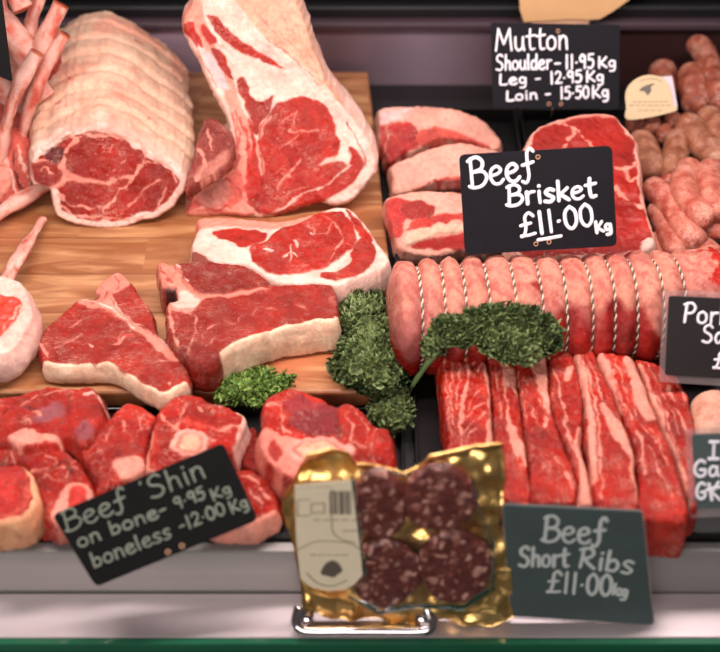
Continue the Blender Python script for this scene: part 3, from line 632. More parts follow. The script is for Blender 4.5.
# ------------------------------------------------------------------ steaks on the board
z7 = lambda pts: Z(180, 190, 3.273, pts)
cut('rib_eye_steak', 'flat rib steak with white fat rim lying in front of the tall rib joint', 'steak',
    z7([(62, 92), (150, 86), (250, 96), (330, 102), (420, 82), (490, 58), (550, 56), (600, 100), (645, 165), (686, 222), (672, 252), (630, 272), (560, 297), (520, 312), (430, 306), (350, 306), (300, 296), (250, 265), (200, 242), (130, 240), (60, 238), (36, 222), (40, 170), (56, 130)]),
    zc(.072), T=.041, base=(FAT, 0), basepart='fat_rim', mat='skin', mats={'eye_muscle': 'rib_eye'}, r=.005, lump=.0016, seed=5, regs=[
    ('p', BONE*1.15, 0, z7([(62, 92), (150, 86), (250, 96), (330, 102), (420, 82), (490, 58), (430, 100), (340, 125), (270, 130), (200, 125), (120, 122), (60, 130)]), 2, .001, 'rib_bone'),
    ('p', LEAN, 1, z7([(110, 140), (160, 128), (230, 130), (280, 140), (270, 165), (240, 180), (200, 190), (160, 170), (120, 155)]), 1.5, 0, 'side_muscle'),
    ('p', LEAN, 1, z7([(280, 170), (330, 130), (400, 110), (470, 75), (530, 75), (570, 110), (575, 150), (560, 190), (500, 240), (440, 265), (350, 278), (280, 270), (240, 240), (228, 205), (240, 180)]), 1.2, .002, 'eye_muscle'),
    ('p', LEAN*.9, 1, z7([(560, 190), (600, 150), (635, 180), (640, 220), (600, 270), (530, 292), (470, 290), (460, 270), (520, 260), (560, 225)]), 1.2, .001, 'eye_muscle'),
    ('p', LEAN*.95, 1, z7([(545, 62), (580, 90), (610, 130), (632, 165), (600, 160), (575, 120)]), 1.4, 0, 'eye_muscle'),
    ('~', FAT, 0, z7([(340, 220), (360, 205), (385, 222)]), 1.6), ('~', FAT, 0, z7([(360, 185), (362, 235)]), 1.6), ('~', FAT, 0, z7([(375, 168), (380, 190)]), 2.2), ('~', FAT, 0, z7([(432, 145), (440, 148)]), 2.5), ('~', FAT, 0, z7([(280, 195), (298, 200)]), 2),
    ('~', FATP, 0, z7([(480, 90), (530, 150), (510, 200), (480, 245)]), 1.6), ('~', FATP, 0, z7([(420, 120), (470, 150), (500, 110)]), 1.1),
    ('p', lin(140, 70, 55), 0, z7([(36, 205), (60, 212), (110, 240), (40, 228)]), 1.5, 0)])
z6 = lambda pts: Z(150, 240, 3.6, pts)
cut('t_bone_steak', 'thick dark red T-bone steak with deep cream fat edge behind the small kale sprig', 'steak',
    z6([(26, 78), (60, 82), (95, 92), (150, 88), (220, 86), (300, 92), (350, 100), (395, 128), (440, 158), (500, 158), (600, 155), (662, 165), (674, 225), (680, 290), (600, 302), (480, 322), (390, 348), (320, 378), (262, 412), (235, 440), (190, 448), (150, 430), (105, 390), (66, 340), (56, 280), (60, 230), (90, 215), (98, 200), (80, 180), (60, 182), (40, 165), (30, 120)]),
    zc(.076), T=.0455, base=(LEAN_D*1.12, 1), seed=11, r=.005, lump=.002, regs=[
    ('p', LEAN_D*.8, 1, z6([(95, 95), (150, 88), (220, 86), (300, 92), (350, 100), (395, 128), (440, 158), (400, 175), (300, 190), (190, 200), (130, 170), (115, 130)]), 1.5, .006),
    ('p', LEAN_D*.75, .8, z6([(262, 405), (235, 450), (170, 460), (90, 390), (60, 300), (110, 340), (170, 370), (230, 390)]), 10, 0),
    ('rim', FATY, 0, z6([(700, 270), (600, 285), (480, 305), (380, 335), (310, 368), (255, 405), (250, 440), (400, 460), (700, 400)]), 5, .0015, 'fat_edge'),
    ('p', BONE, 0, z6([(26, 78), (60, 82), (95, 92), (115, 130), (135, 168), (190, 200), (300, 192), (440, 172), (380, 190), (300, 204), (195, 215), (175, 240), (150, 260), (80, 255), (58, 235), (92, 215), (98, 200), (80, 178), (60, 182), (40, 165), (30, 120)]), 1.5, .0015, 't_bone'),
    ('p', lin(60, 22, 18), .2, z6([(52, 176), (80, 176), (96, 190), (98, 206), (84, 222), (62, 226), (56, 200)]), 2, -.006), ('~', lin(240, 206, 196), 0, z6([(95, 92), (118, 132), (140, 168)]), 2), ('~', lin(176, 70, 60), .3, z6([(40, 100), (60, 130), (75, 165)]), 2.5),
    ('p', lin(232, 190, 176), 0, z6([(100, 200), (130, 190), (180, 215), (165, 245), (90, 245), (85, 225)]), 2, 0, 't_bone'),
    ('~', FATP, 0, z6([(60, 240), (110, 250), (160, 275), (165, 320), (150, 370), (130, 400)]), 1.8), ('~', FATP, 0, z6([(70, 250), (80, 320), (100, 380)]), 3),
    ('~', FATP, 0, z6([(210, 320), (260, 285), (300, 300), (330, 260)]), 1), ('~', FATP, 0, z6([(370, 270), (400, 245), (440, 250)]), 1.2), ('~', FATP, 0, z6([(480, 235), (530, 235), (560, 255)]), 1.2), ('~', FATP, 0, z6([(190, 340), (200, 380), (240, 350)]), 1)])
z5 = lambda pts: Z(20, 255, 4, pts)
cut('t_bone_steak', 'smaller T-bone steak with front fat band, alone on the board at left', 'steak',
    z5([(385, 66), (440, 100), (478, 155), (528, 222), (545, 300), (590, 348), (635, 408), (670, 460), (676, 500), (645, 530), (580, 560), (520, 542), (430, 482), (350, 445), (200, 448), (100, 436), (76, 385), (64, 340), (100, 292), (200, 200), (240, 170), (298, 177), (312, 160), (300, 136)]),
    zc(.059), T=.0285, base=(LEAN_D*1.15, 1), seed=21, r=.0045, lump=.0016, regs=[
    ('rim', FATY, 0, z5([(60, 425), (120, 430), (200, 438), (350, 432), (430, 470), (520, 528), (580, 545), (650, 505), (720, 520), (700, 700), (0, 600)]), 5, .001, 'fat_edge'),
    ('p', BONE, 0, z5([(385, 66), (440, 100), (432, 130), (380, 150), (366, 178), (380, 205), (450, 268), (560, 345), (632, 408), (622, 428), (540, 370), (440, 290), (370, 236), (300, 210), (235, 196), (240, 170), (298, 177), (312, 160), (300, 136)]), 1.5, .0014, 't_bone'),
    ('~', lin(244, 200, 186), 0, z5([(366, 165), (400, 225), (470, 275), (560, 338), (625, 400)]), 1.6), ('~', lin(176, 70, 60), .3, z5([(330, 130), (345, 160), (330, 190), (280, 190)]), 2.2), ('~', lin(184, 80, 66), .3, z5([(385, 85), (400, 110), (390, 140)]), 2), ('~', lin(250, 220, 206), 0, z5([(255, 178), (320, 196), (380, 232), (460, 296)]), 1.3), ('~', FATP, 0, z5([(140, 370), (200, 350), (240, 330), (250, 318)]), 1.6), ('~', FATP, 0, z5([(200, 290), (240, 260), (280, 240)]), 1.2), ('~', FATP, 0, z5([(350, 350), (400, 345), (430, 320)]), 1.5), ('~', FATP, 0, z5([(390, 350), (420, 300)]), 1.2),
    ('~', FATP, 0, z5([(75, 350), (100, 370), (110, 410)]), 2.2), ('~', FATP, 0, z5([(110, 290), (105, 330)]), 1.2), ('~', FATP, 0, z5([(520, 440), (580, 420), (640, 430)]), 1.4), ('~', FATP, 0, z5([(420, 250), (470, 240)]), 1),
    ('~', FAT, 0, z5([(275, 362), (288, 368)]), 3), ('~', FAT, 0, z5([(595, 508), (602, 512)]), 3.5), ('~', FATP, 0, z5([(480, 160), (520, 225)]), 1.5), ('~', lin(220, 60, 40), 1, z5([(430, 318), (450, 324)]), 3)])
# rolled lamb cutlet with bone at the left edge
cut('lamb_noisette', 'round pink lamb noisette in a thick fat collar at the left frame edge', 'lamb piece',
    [(-30, 290), (-12, 277), (8, 275), (22, 284), (31, 300), (34, 318), (24, 336), (10, 350), (-10, 356), (-32, 345), (-40, 320)], zc(.075), (.1, -.25, 1), (0, 0, -1), .044, base=(FAT, 0), basepart='fat_collar', mat='skin', mats={'eye_muscle': 'round'}, lump=.003, bulge=.006, regs=[
    ('p', lin(226, 66, 48), .4, [(-40, 305), (-12, 294), (8, 296), (18, 300), (23, 306), (18, 318), (8, 330), (-8, 338), (-30, 332)], 2, .001, 'eye_muscle'), ('~', FATP, 0, [(20, 308), (10, 322), (2, 332)], 4)], baseZ=ZB+.0005)

def bone(name, pts, r0, r1, parent=None, label=None, cat=None, flat=.75, seed=1, group=None):
    V, Fs = tube_data(pts, lambda t: r0+(r1-r0)*t+.0014*math.sin(t*9+seed), 18, .004, flat, .16, seed, True)
    u_ = nrm(np.asarray(pts[-1])-np.asarray(pts[0])); Vs = V-np.outer(V@u_, u_)*.72; nn = fbm(Vs, 190, seed); c = np.clip((nn+.15)*1.4, 0, 1)[:, None]; col = np.c_[lin(236, 178, 162)*(1-c)+lin(208, 96, 78)*c, np.zeros(len(V))]
    w2 = np.clip(fbm(Vs, 150, seed+5)*2, 0, 1)[:, None]; col[:, :3] = col[:, :3]*(1-w2*.6)+lin(246, 214, 200)*w2*.6
    e = np.zeros(len(V), bool); e[-18:] = True; col[e, :3] = lin(176, 84, 52)
    if parent is None:
        o = mesh(name, V, Fs, M['bone'], loc=tuple(np.asarray(pts[0])), col=col); return tag(o, label, cat, group)
    return mesh(name, V, Fs, M['bone'], parent, col=col)
bone('cutlet_bone', [P(2, 290, .05), P(16, 262, .06), P(30, 240, .05), P(43, 219, .042)], .010, .0055, None, 'bare pale rib bone pointing up from behind the lamb noisette', 'bone', seed=4)

# racks of lamb stacked at the back left
def vp(px, py, y, z=None): return onp(px, py, (0, y, 0), (0, 1, 0))
Y1 = P(30, 205, ZB)[1]
rk = empty('lamb_rack', tuple(P(10, 205, ZB)), 'frenched lamb rack at far left, bare rib bones crossing up to the right', 'lamb rack')
for i, (a, m_, e, r_) in enumerate([((-2, 160), (14, 98), (37, 52), .0125), ((16, 165), (34, 92), (65, 34), .0125), ((22, 98), (40, 50), (61, 4), .0155), ((20, 75), (28, 35), (42, -12), .012)]):
    y = Y1+.02+.024*i
    if i == 3: y = Y1+.1; 
    bone('rib_bone', [vp(*a, y), vp(*m_, y+.01), vp(*e, y+.03)], r_*.84, r_*.88, rk, seed=20+i)
cut('rack_meat', '', '', [(-30, 130), (-8, 120), (8, 128), (22, 140), (30, 160), (32, 180), (22, 195), (5, 203), (-20, 205), (-35, 180)], P(0, 200, ZB+.02), (.1, -.8, .6), (0, 1, 0), .07, base=(lin(214, 96, 84), .8), lump=.004, root=rk, baseZ=ZB+.001, basepart='loin_meat', mat='shin', regs=[
    ('p', FATP, .2, [(-30, 140), (-5, 140), (6, 160), (10, 185), (-5, 200), (-30, 200)], 4, .002, 'fat_layer'), ('~', FAT, 0, [(18, 145), (24, 165), (30, 185)], 4), ('~', DK, 0, [(14, 150), (16, 175), (24, 192)], 3), ('~', FAT, 0, [(2, 150), (10, 170), (16, 195)], 3)])
rk2 = empty('lamb_rack', tuple(P(30, 150, ZB)), 'lamb rack lying behind with bones sloping down right beside the rolled joint', 'lamb rack')
for i, (a, e, r_) in enumerate([((-10, 8), (38, 70), .019), ((4, 50), (46, 100), .016), ((14, 90), (45, 128), .014), ((-6, 78), (38, 146), .018), ((-2, -34), (24, 10), .0125)]):
    y = Y1+.085+.006*(i % 2)
    bone('rib_bone', [vp(*a, y+.03), vp((a[0]+e[0])/2, (a[1]+e[1])/2-2, y+.005), vp(*e, y-.01)], r_, r_, rk2, seed=40+i, flat=.9)
cut('rack_meat', '', '', [(30, 40), (46, 48), (56, 70), (56, 100), (50, 130), (46, 158), (36, 160), (30, 140), (34, 110), (38, 80)], P(45, 165, ZB+.02), (0, -.9, .5), (0, 1, 0), .04, base=(lin(190, 60, 50), .8), lump=.004, root=rk2, baseZ=ZB+.001, basepart='loin_meat', mat='shin')
bone('lamb_shank_bone', [P(-14, 222, .052), P(12, 205, .052), P(44, 186, .05)], .010, .012, None, 'thick pinkish bone lying at the foot of the lamb racks, left of the rolled joint', 'bone', seed=9)

# ------------------------------------------------------------------ shin slices in the front tray
def marrow(c, rx, ry):
    e = lambda k: [(c[0]+rx*k*math.cos(a), c[1]+ry*k*math.sin(a)) for a in np.linspace(0, 2*math.pi, 12, endpoint=False)]
    return [('p', lin(236, 166, 150), 0, e(1), 3, .002, 'marrow_bone'), ('p', lin(226, 112, 98), .2, e(.74), 2, -.001, 'marrow_bone'), ('p', lin(240, 180, 150), 0, e(.6), 3, .0015, 'marrow_bone')]
za = lambda pts: Z(0, 370, 5.136, pts)
SG = 'shin slices in the front left tray'
def shin(label, ol, z, T, regs, base=LEAN, seed=1, **k):
    return cut('shin_slice', label, 'beef slice', ol, zc(z) if not isinstance(z, tuple) else z, T=T, base=(base, 1), mat='shin', regs=regs, lump=.0032, r=.007, bulge=.003, seed=seed, group=SG, baseZ=.0045, lscale=55, **k)
RD = lin(190, 34, 17)
shin('shin slice with purple sinew end, topmost left beside the board edge', za([(-80, 150), (0, 132), (100, 116), (200, 84), (260, 72), (350, 88), (460, 78), (500, 108), (530, 150), (526, 250), (480, 335), (420, 385), (375, 360), (320, 345), (250, 385), (100, 388), (30, 372), (-80, 350)]), .062, .045, [
    ('p', lin(170, 90, 100), .6, za([(200, 200), (290, 170), (330, 200), (300, 250), (180, 270)]), 4, 0), ('p', lin(150, 70, 78), .4, za([(390, 290), (440, 250), (475, 290), (460, 350), (400, 350)]), 4, .001, 'sinew'),
    ('~', FATP, 0, za([(0, 190), (120, 170), (250, 115), (340, 100)]), 2), ('~', FATP, 0, za([(100, 240), (180, 200), (210, 230)]), 2), ('~', DK*1.6, .5, za([(0, 240), (80, 190), (200, 190)]), 3), ('~', LEAN_D*.7, .6, za([(300, 290), (340, 230), (370, 130)]), 3),
    ('p', FATP, .2, za([(40, 350), (110, 300), (200, 320), (300, 345), (310, 370), (180, 372), (80, 385)]), 2, .001, 'fat'), ('~', FAT, 0, za([(440, 130), (490, 130), (525, 170)]), 3), ('~', FATP, 0, za([(120, 250), (150, 245), (160, 280)]), 1.5)], RD, 31)
shin('shin slice left of the leaning shin sign with a pale fat corner', [(-12, 444), (20, 447), (62, 448), (74, 456), (86, 471), (94, 490), (90, 506), (70, 520), (50, 522), (42, 500), (36, 482), (20, 462), (-5, 462)], .05, .034, [
    ('p', FATP, .2, [(56, 500), (68, 484), (90, 488), (92, 500), (70, 520), (52, 520)], 3, .001, 'fat'), ('p', lin(222, 52, 40), .8, [(70, 492), (86, 490), (86, 504), (72, 512)], 2, 0), ('~', FATP, 0, [(10, 448), (14, 458), (30, 470), (60, 466), (80, 470)], 1.5), ('~', FATP, 0, [(45, 475), (60, 480), (76, 460)], 1.4), ('~', FATP, 0, [(50, 470), (55, 460), (40, 455)], 1.2), ('~', LEAN_D*.6, 1, [(50, 468), (66, 460), (72, 472)], 4)], RD*.92, 32)
shin('round shin slice with yellowish rind at the front left corner of the tray', [(-20, 470), (5, 464), (20, 463), (30, 470), (36, 482), (40, 498), (36, 512), (22, 520), (0, 524), (-20, 524)], .05, .045, [
    ('rim', lin(236, 176, 134), 0, [(18, 455), (50, 455), (50, 530), (-20, 540), (-20, 515), (20, 512), (30, 495), (26, 475)], 6, 0, 'fat_rind'), ('~', lin(236, 96, 80), 1, [(26, 478), (28, 500), (18, 512), (-5, 518)], 5)], lin(206, 52, 46), 33)
shin('shin slice with ragged top, second from left against the board', [(79, 448), (92, 436), (108, 418), (122, 403), (133, 401), (150, 410), (157, 417), (150, 430), (146, 448), (145, 468), (120, 482), (97, 494), (94, 478), (85, 462)], .054, .046, [
    ('p', LEAN_D*1.1, 1, [(116, 445), (126, 442), (144, 446), (142, 456), (122, 458)], 2, .001), ('p', FATP, .3, [(115, 460), (135, 458), (146, 462), (140, 475), (120, 478)], 3, .001, 'fat'), ('~', FATP, 0, [(122, 420), (126, 432), (134, 438)], 1.8), ('~', FATP, 0, [(100, 470), (104, 455), (98, 448)], 1.5), ('~', FATP, 0, [(112, 425), (106, 440)], 1.2), ('~', FATP, 0, [(135, 410), (140, 428), (132, 440)], 1.2)], RD, 34)
shin('shin slice with marrow bone just above the leaning shin sign', [(157, 410), (168, 400), (181, 393), (199, 394), (210, 401), (230, 406), (245, 415), (246, 424), (238, 440), (230, 456), (212, 468), (180, 472), (150, 472), (145, 462), (147, 446), (152, 428)], .062, .05, marrow((190, 444), 20, 14)+[
    ('rim', FAT, 0, [(240, 400), (260, 400), (260, 470), (228, 470), (236, 440)], 4, 0, 'fat'), ('rim', FATP, 0, [(140, 430), (156, 430), (156, 480), (140, 480)], 3, 0, 'fat'), ('~', FATP, 0, [(176, 396), (186, 402), (180, 416), (176, 430)], 1.5), ('~', FATP, 0, [(160, 412), (168, 424), (184, 432), (215, 440)], 2.5), ('p', LEAN_D, 1, [(158, 430), (168, 428), (170, 445), (160, 450)], 2, 0), ('~', FATP, 0, [(196, 405), (202, 410)], 3), ('~', lin(236, 80, 66), 1, [(178, 418), (200, 426), (230, 430)], 5), ('~', FATP, 0, [(222, 430), (232, 424), (240, 428)], 3)], RD*1.02, 35)
shin('large shin slice with bone, behind the gold pudding pack', [(264, 402), (272, 392), (290, 387), (305, 391), (325, 399), (333, 405), (350, 402), (365, 412), (375, 425), (387, 428), (394, 445), (393, 466), (372, 478), (330, 484), (300, 480), (278, 468), (263, 455), (257, 440), (261, 425)], .068, .06, [
    ('p', lin(240, 138, 122), .3, [(262, 428), (275, 430), (290, 438), (320, 438), (348, 444), (352, 458), (335, 480), (300, 480), (278, 468), (262, 455), (256, 440)], 2, 0, 'fat')]+marrow((318, 452), 36, 13)+[
    ('p', lin(150, 46, 52), .8, [(288, 424), (296, 414), (315, 406), (334, 410), (337, 425), (330, 438), (305, 434)], 2, .003), ('p', lin(168, 50, 56), .7, [(286, 402), (300, 395), (318, 402), (325, 408), (300, 412), (288, 414)], 3, .001), ('p', LEAN_D, .8, [(268, 444), (276, 440), (282, 452), (276, 460), (268, 454)], 2, 0),
    ('~', FATP, 0, [(266, 405), (280, 405), (282, 425), (290, 434)], 2), ('~', FATP, 0, [(345, 415), (352, 425), (350, 440), (366, 448)], 1.5), ('~', FATP, 0, [(358, 412), (368, 430), (366, 444)], 1.5), ('~', LEAN_D*.5, 1, [(337, 405), (340, 420), (338, 436)], 2.5), ('~', FATP, 0, [(376, 428), (372, 450), (376, 470)], 1.2)], RD, 36)
shin('low round shin slice under the right end of the shin sign', [(212, 484), (238, 468), (262, 474), (275, 490), (279, 506), (268, 518), (240, 524), (205, 518), (198, 500)], .04, .034, [('~', FATP, 0, [(240, 476), (258, 482), (268, 500)], 3), ('~', FATP, 0, [(250, 490), (262, 505)], 2), ('rim', FATP, 0, [(190, 508), (285, 508), (285, 530), (190, 530)], 3, 0, 'fat_rind')], RD*.95, 37)
shin('narrow dark shin piece wedged between the two bone slices', [(248, 428), (258, 428), (262, 450), (262, 468), (246, 466), (240, 455)], .034, .028, [], RD*.7, 38)
shin('small dark shin piece low under the left corner of the shin sign', [(44, 524), (60, 520), (92, 512), (110, 520), (110, 530), (50, 532)], .02, .014, [('~', FATP, 0, [(52, 526), (60, 524)], 8)], RD*.8, 39)

# ------------------------------------------------------------------ rolled brisket
cy0 = np.array(P(388, 318, .068)); cy1 = np.array(P(722, 306, .068)); RR = .065
axis = cy1-cy0; LEN = np.linalg.norm(axis); ax = axis/LEN; bu = np.array([0, 0, 1.0]); bs = np.cross(bu, ax); bu2 = np.cross(ax, bs)
def tx(px): return float((P(px, 290, .1)-cy0)@ax/LEN)
SX = [(tx(p)) for p in (418, 441, 462, 485, 511, 537, 561, 586, 608, 630, 656, 678)]
NS = 200; SEG = 110; V = []; C = []
th = np.linspace(0, 2*math.pi, SEG, endpoint=False)
for i in range(NS+1):
    t = i/NS; x = t*LEN; g = max(math.exp(-((t-s)/.0065)**2) for s in SX)*.0055+max(math.exp(-((t-s)/.02)**2) for s in SX)*.0045
    endr = min(1, math.sqrt(max(0, 1-(1-min(t/.05+.12, 1))**2))*.99+.0) if t < .05 else (math.sqrt(max(0, 1-(max(0, (t-.965))/.035)**2*.45)) if t > .965 else 1)
    ring = cy0+ax*x+((RR-g)*endr)*(np.cos(th)[:, None]*bs+np.sin(th)[:, None]*bu2)*1.0
    V.append(ring)
V = np.vstack(V); cc0 = np.repeat(np.array([cy0+ax*LEN*i/NS for i in range(NS+1)]), SEG, 0); d = V-cc0
V = cc0+d*(1+.05*fbm(V, 22, 3)+.02*fbm(V, 45, 31)+.012*fbm(V*np.array([1, 3, 3]), 60, 8))[:, None]; V[:, 2] = np.maximum(V[:, 2], .0045)
tt = np.repeat(np.linspace(0, 1, NS+1), SEG); an = np.tile(th, NS+1)   # an: angle, 90deg = top, camera side = 180..
el = np.sin(an)+.28*np.clip(-np.cos(an), -1, 1)*0
nz = fbm(V, 30, 4); thr = .0+.55*np.clip((tt-.18)/.15, 0, 1)-.12*np.clip((tt-.85)/.1, 0, 1); fat = np.clip((np.sin(an)-thr+.38*nz+.12*noise(V, 55, 19))*5+.3, 0, 1)
wr = np.clip(fbm(V@np.array([[.5, 1, 1], [1.1, 1, 0], [0, 0, 1]]), 150, 6, 4)*1.3+.3, 0, 1)
c_f = lin(232, 160, 138)[None]*(1-wr[:, None]*.75)+lin(196, 88, 84)[None]*wr[:, None]*.75
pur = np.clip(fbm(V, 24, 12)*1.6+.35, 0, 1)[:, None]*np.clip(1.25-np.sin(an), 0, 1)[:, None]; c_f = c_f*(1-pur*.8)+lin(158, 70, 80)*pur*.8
c_l = lin(176, 26, 18)[None]*(1+.3*nz[:, None]); C = c_l*(1-fat[:, None])+c_f*fat[:, None]
endr = ((tt > .945+.05*fbm(V, 45, 77)) & (nz > -.5)); C[endr] = lin(200, 36, 26)
C = np.c_[np.clip(C, 0, 1), .3+(1-fat)*.6]
Fs = [[i*SEG+j, i*SEG+(j+1) % SEG, (i+1)*SEG+(j+1) % SEG, (i+1)*SEG+j] for i in range(NS) for j in range(SEG)]+[list(range(SEG))[::-1], list(range(NS*SEG, (NS+1)*SEG))]
Fs = [f[::-1] for f in Fs]
roll = empty('rolled_brisket', (cy0[0]+.2, cy0[1], .004), 'long rolled beef brisket tied with many loops of twine, lying across the case', 'beef joint')
mesh('brisket_meat', V, Fs, M['roll'], roll, col=C)
Vr = V.reshape(NS+1, SEG, 3)
for s in SX:
    i = int(round(s*NS)); ring = Vr[i]; ce = ring.mean(0); dd = ring-ce; rr = np.linalg.norm(dd, axis=1); pr = dd/rr[:, None]
    rs = np.convolve(np.r_[rr[-3:], rr, rr[:3]], np.ones(7)/7, 'valid')
    sg = 260; ta = np.linspace(0, SEG, sg); idx = np.arange(SEG+1); 
    base = np.stack([np.interp(ta, idx, np.r_[(ce+pr*rs[:, None])[:, k], (ce+pr*rs[:, None])[0, k]]) for k in range(3)], 1); od = base-ce; od /= np.linalg.norm(od, axis=1)[:, None]
    root_s = None
    for k, mt in ((0, 'twine_light'), (math.pi, 'twine_dark')):
        ph = np.linspace(0, 2*math.pi*30, sg)+k
        pth = base+od*(.0009+.0009*np.sin(ph))[:, None]+ax*(.0009*np.cos(ph))[:, None]; pth[:, 2] = np.maximum(pth[:, 2], .0045)
        VV, FF = tube_data(pth, .0008 if k == 0 else .0008, 6, close=False, up=ax)
        if root_s is None: root_s = mesh('twine_loop', VV, FF, M[mt], roll)
        else:
            o = mesh('dark_strand', VV, FF, M[mt], roll); o.parent = root_s; o['label'] = 'dark strand of the twine'
# red flap at the right end
def knot(): pass

# ------------------------------------------------------------------ short ribs
RG = 'short ribs in the front right tray'
def srib(label, ol, z, veins, seed, fatp=(), T=None, base=LEAN):
    regs = [('p', FATP*1.05, .15, q, 1.6, .0008, ('fat_seam', 'fat_strip')[k_]) for k_, q in enumerate(fatp)]+[('~', FATP, 0, v[0], v[1]) for v in veins]
    return cut('short_rib', label, 'short rib', ol, (0, 0, z), (0, -.04, 1), (0, 0, -1), T or z-.005, base=(base, 1), mat='short_rib', regs=regs, lump=.0028, r=.006, bulge=.002, seed=seed, group=RG, baseZ=.0045, sidestep=.005)
zr = lambda pts: Z(430, 330, 5.136, pts); zs = lambda pts: Z(540, 340, 4, pts)
srib('short rib with marbled top, outermost left beside the dark tray gap', [(440, 343), (452, 337), (470, 339), (480, 346), (486, 358), (490, 380), (492, 410), (493, 435), (496, 470), (500, 500), (478, 505), (458, 502), (449, 455), (444, 400), (439, 360)], .062,
     [(zr([(205, 60), (185, 130), (190, 260), (170, 380), (160, 500), (155, 590)]), 3.2), (zr([(190, 410), (230, 350), (270, 300)]), 1.4), (zr([(185, 440), (240, 400), (290, 370)]), 1.4), (zr([(170, 540), (230, 470), (280, 430)]), 1.6), (zr([(180, 570), (240, 510)]), 1.4), (zr([(220, 180), (260, 130), (240, 100)]), 1.4), (zr([(240, 210), (285, 150)]), 1.4), (zr([(100, 90), (115, 200), (110, 340), (120, 480)]), 1.5), (zr([(70, 110), (85, 250), (100, 450)]), 1.5), (zr([(140, 90), (150, 250), (140, 400)]), 1.2)], 51,
     [zr([(270, 120), (295, 130), (305, 220), (318, 400), (330, 480), (330, 590), (285, 590), (300, 450), (295, 300)])])
srib('short rib with a wide fat seam half under the kale, second from left', [(487, 350), (500, 346), (515, 352), (518, 380), (523, 423), (528, 460), (531, 500), (518, 503), (503, 500), (497, 470), (494, 435), (492, 400), (488, 365)], .058,
     [(zr([(340, 180), (350, 300), (365, 450)]), 1.2), (zr([(385, 230), (390, 350), (400, 480)]), 2.5)], 52, [zr([(375, 170), (430, 200), (445, 270), (470, 340), (460, 400), (440, 330), (400, 280), (385, 350), (378, 250)]), zr([(395, 430), (430, 500), (490, 600), (500, 700), (470, 650), (430, 640), (400, 540)])])
srib('short rib with broad lean front, third from left', [(516, 352), (532, 346), (546, 354), (548, 375), (551, 400), (556, 420), (566, 447), (575, 470), (578, 490), (574, 503), (556, 503), (533, 500), (530, 470), (525, 425), (520, 385)], .064,
     [(zr([(450, 200), (470, 320), (500, 450)]), 1.6), (zr([(560, 350), (590, 420), (585, 500)]), 2.6), (zr([(530, 380), (545, 480)]), 1.2), (zr([(480, 240), (500, 330)]), 1.1), (zs([(60, 460), (100, 530), (130, 590)]), 1.2)], 53,
     [zr([(525, 150), (590, 140), (600, 250), (625, 400), (610, 440), (580, 360), (550, 280)])])
srib('short rib ending in a pale fat tail beside the dark centre gap', [(550, 362), (556, 353), (566, 349), (573, 354), (579, 375), (583, 397), (584, 420), (580, 438), (586, 462), (592, 488), (594, 506), (580, 506), (579, 488), (574, 465), (566, 445), (556, 418), (551, 390)], .066,
     [(zs([(100, 290), (110, 330)]), 2.5), (zs([(60, 120), (90, 240), (110, 380), (150, 460)]), 2.2), (zs([(80, 180), (95, 300)]), 1.1)], 54,
     [zs([(105, 110), (135, 100), (120, 160), (105, 150)]), zs([(145, 350), (185, 340), (170, 380), (180, 450), (215, 560), (220, 670), (150, 670), (165, 560), (140, 450)])])
srib('short rib with long fat stripe down its left side, right of the centre gap', [(575, 352), (587, 347), (596, 352), (603, 373), (614, 393), (623, 418), (632, 444), (636, 470), (638, 508), (618, 512), (597, 508), (591, 470), (587, 435), (585, 400), (580, 375)], .07,
     [(zs([(165, 50), (200, 160), (225, 270), (235, 400), (245, 560), (250, 640)]), 2), (zs([(190, 60), (240, 200), (250, 300)]), 1.6), (zs([(290, 300), (330, 350), (350, 400)]), 1.4), (zs([(285, 450), (330, 520)]), 1)], 55,
     [zs([(130, 50), (160, 60), (190, 160), (215, 300), (225, 420), (230, 560), (205, 560), (195, 420), (180, 260), (150, 120)]), zs([(250, 260), (280, 270), (350, 380), (380, 470), (385, 640), (375, 600), (340, 440), (290, 390), (268, 340)])])
srib('short rib with a thick triangular fat patch near the top, second from right', [(599, 352), (617, 353), (632, 357), (642, 375), (650, 400), (660, 421), (674, 455), (685, 490), (689, 520), (668, 522), (641, 516), (639, 475), (634, 444), (625, 418), (614, 390), (605, 373)], .07,
     [(zs([(270, 80), (310, 200), (350, 280), (400, 400), (410, 540)]), 2), (zs([(300, 80), (345, 220), (380, 300)]), 1.4), (zs([(440, 350), (480, 420), (510, 500)]), 1.6), (zs([(430, 430), (500, 560), (530, 620)]), 1.2), (zs([(400, 330), (460, 410)]), 2)], 56,
     [zs([(335, 70), (380, 80), (400, 150), (440, 220), (470, 300), (430, 320), (380, 270), (370, 200)]), zs([(225, 60), (260, 60), (290, 160), (330, 280), (300, 260), (250, 150)])])
srib('short rib outermost right, its end behind the grey-green sign', [(635, 358), (655, 362), (680, 378), (690, 404), (696, 428), (699, 460), (700, 500), (691, 506), (687, 490), (676, 455), (662, 421), (652, 400), (643, 375)], .066,
     [(zs([(400, 100), (450, 200), (500, 300), (550, 430)]), 2.4), (zs([(510, 180), (540, 240)]), 3), (zs([(550, 170), (580, 240)]), 2.2), (zs([(540, 280), (590, 350)]), 2.4), (zs([(430, 100), (500, 230), (560, 370)]), 1.2)], 57,
     [zs([(400, 130), (425, 170), (480, 280), (530, 410), (590, 560), (600, 660), (560, 560), (520, 480), (470, 330), (430, 230)])])

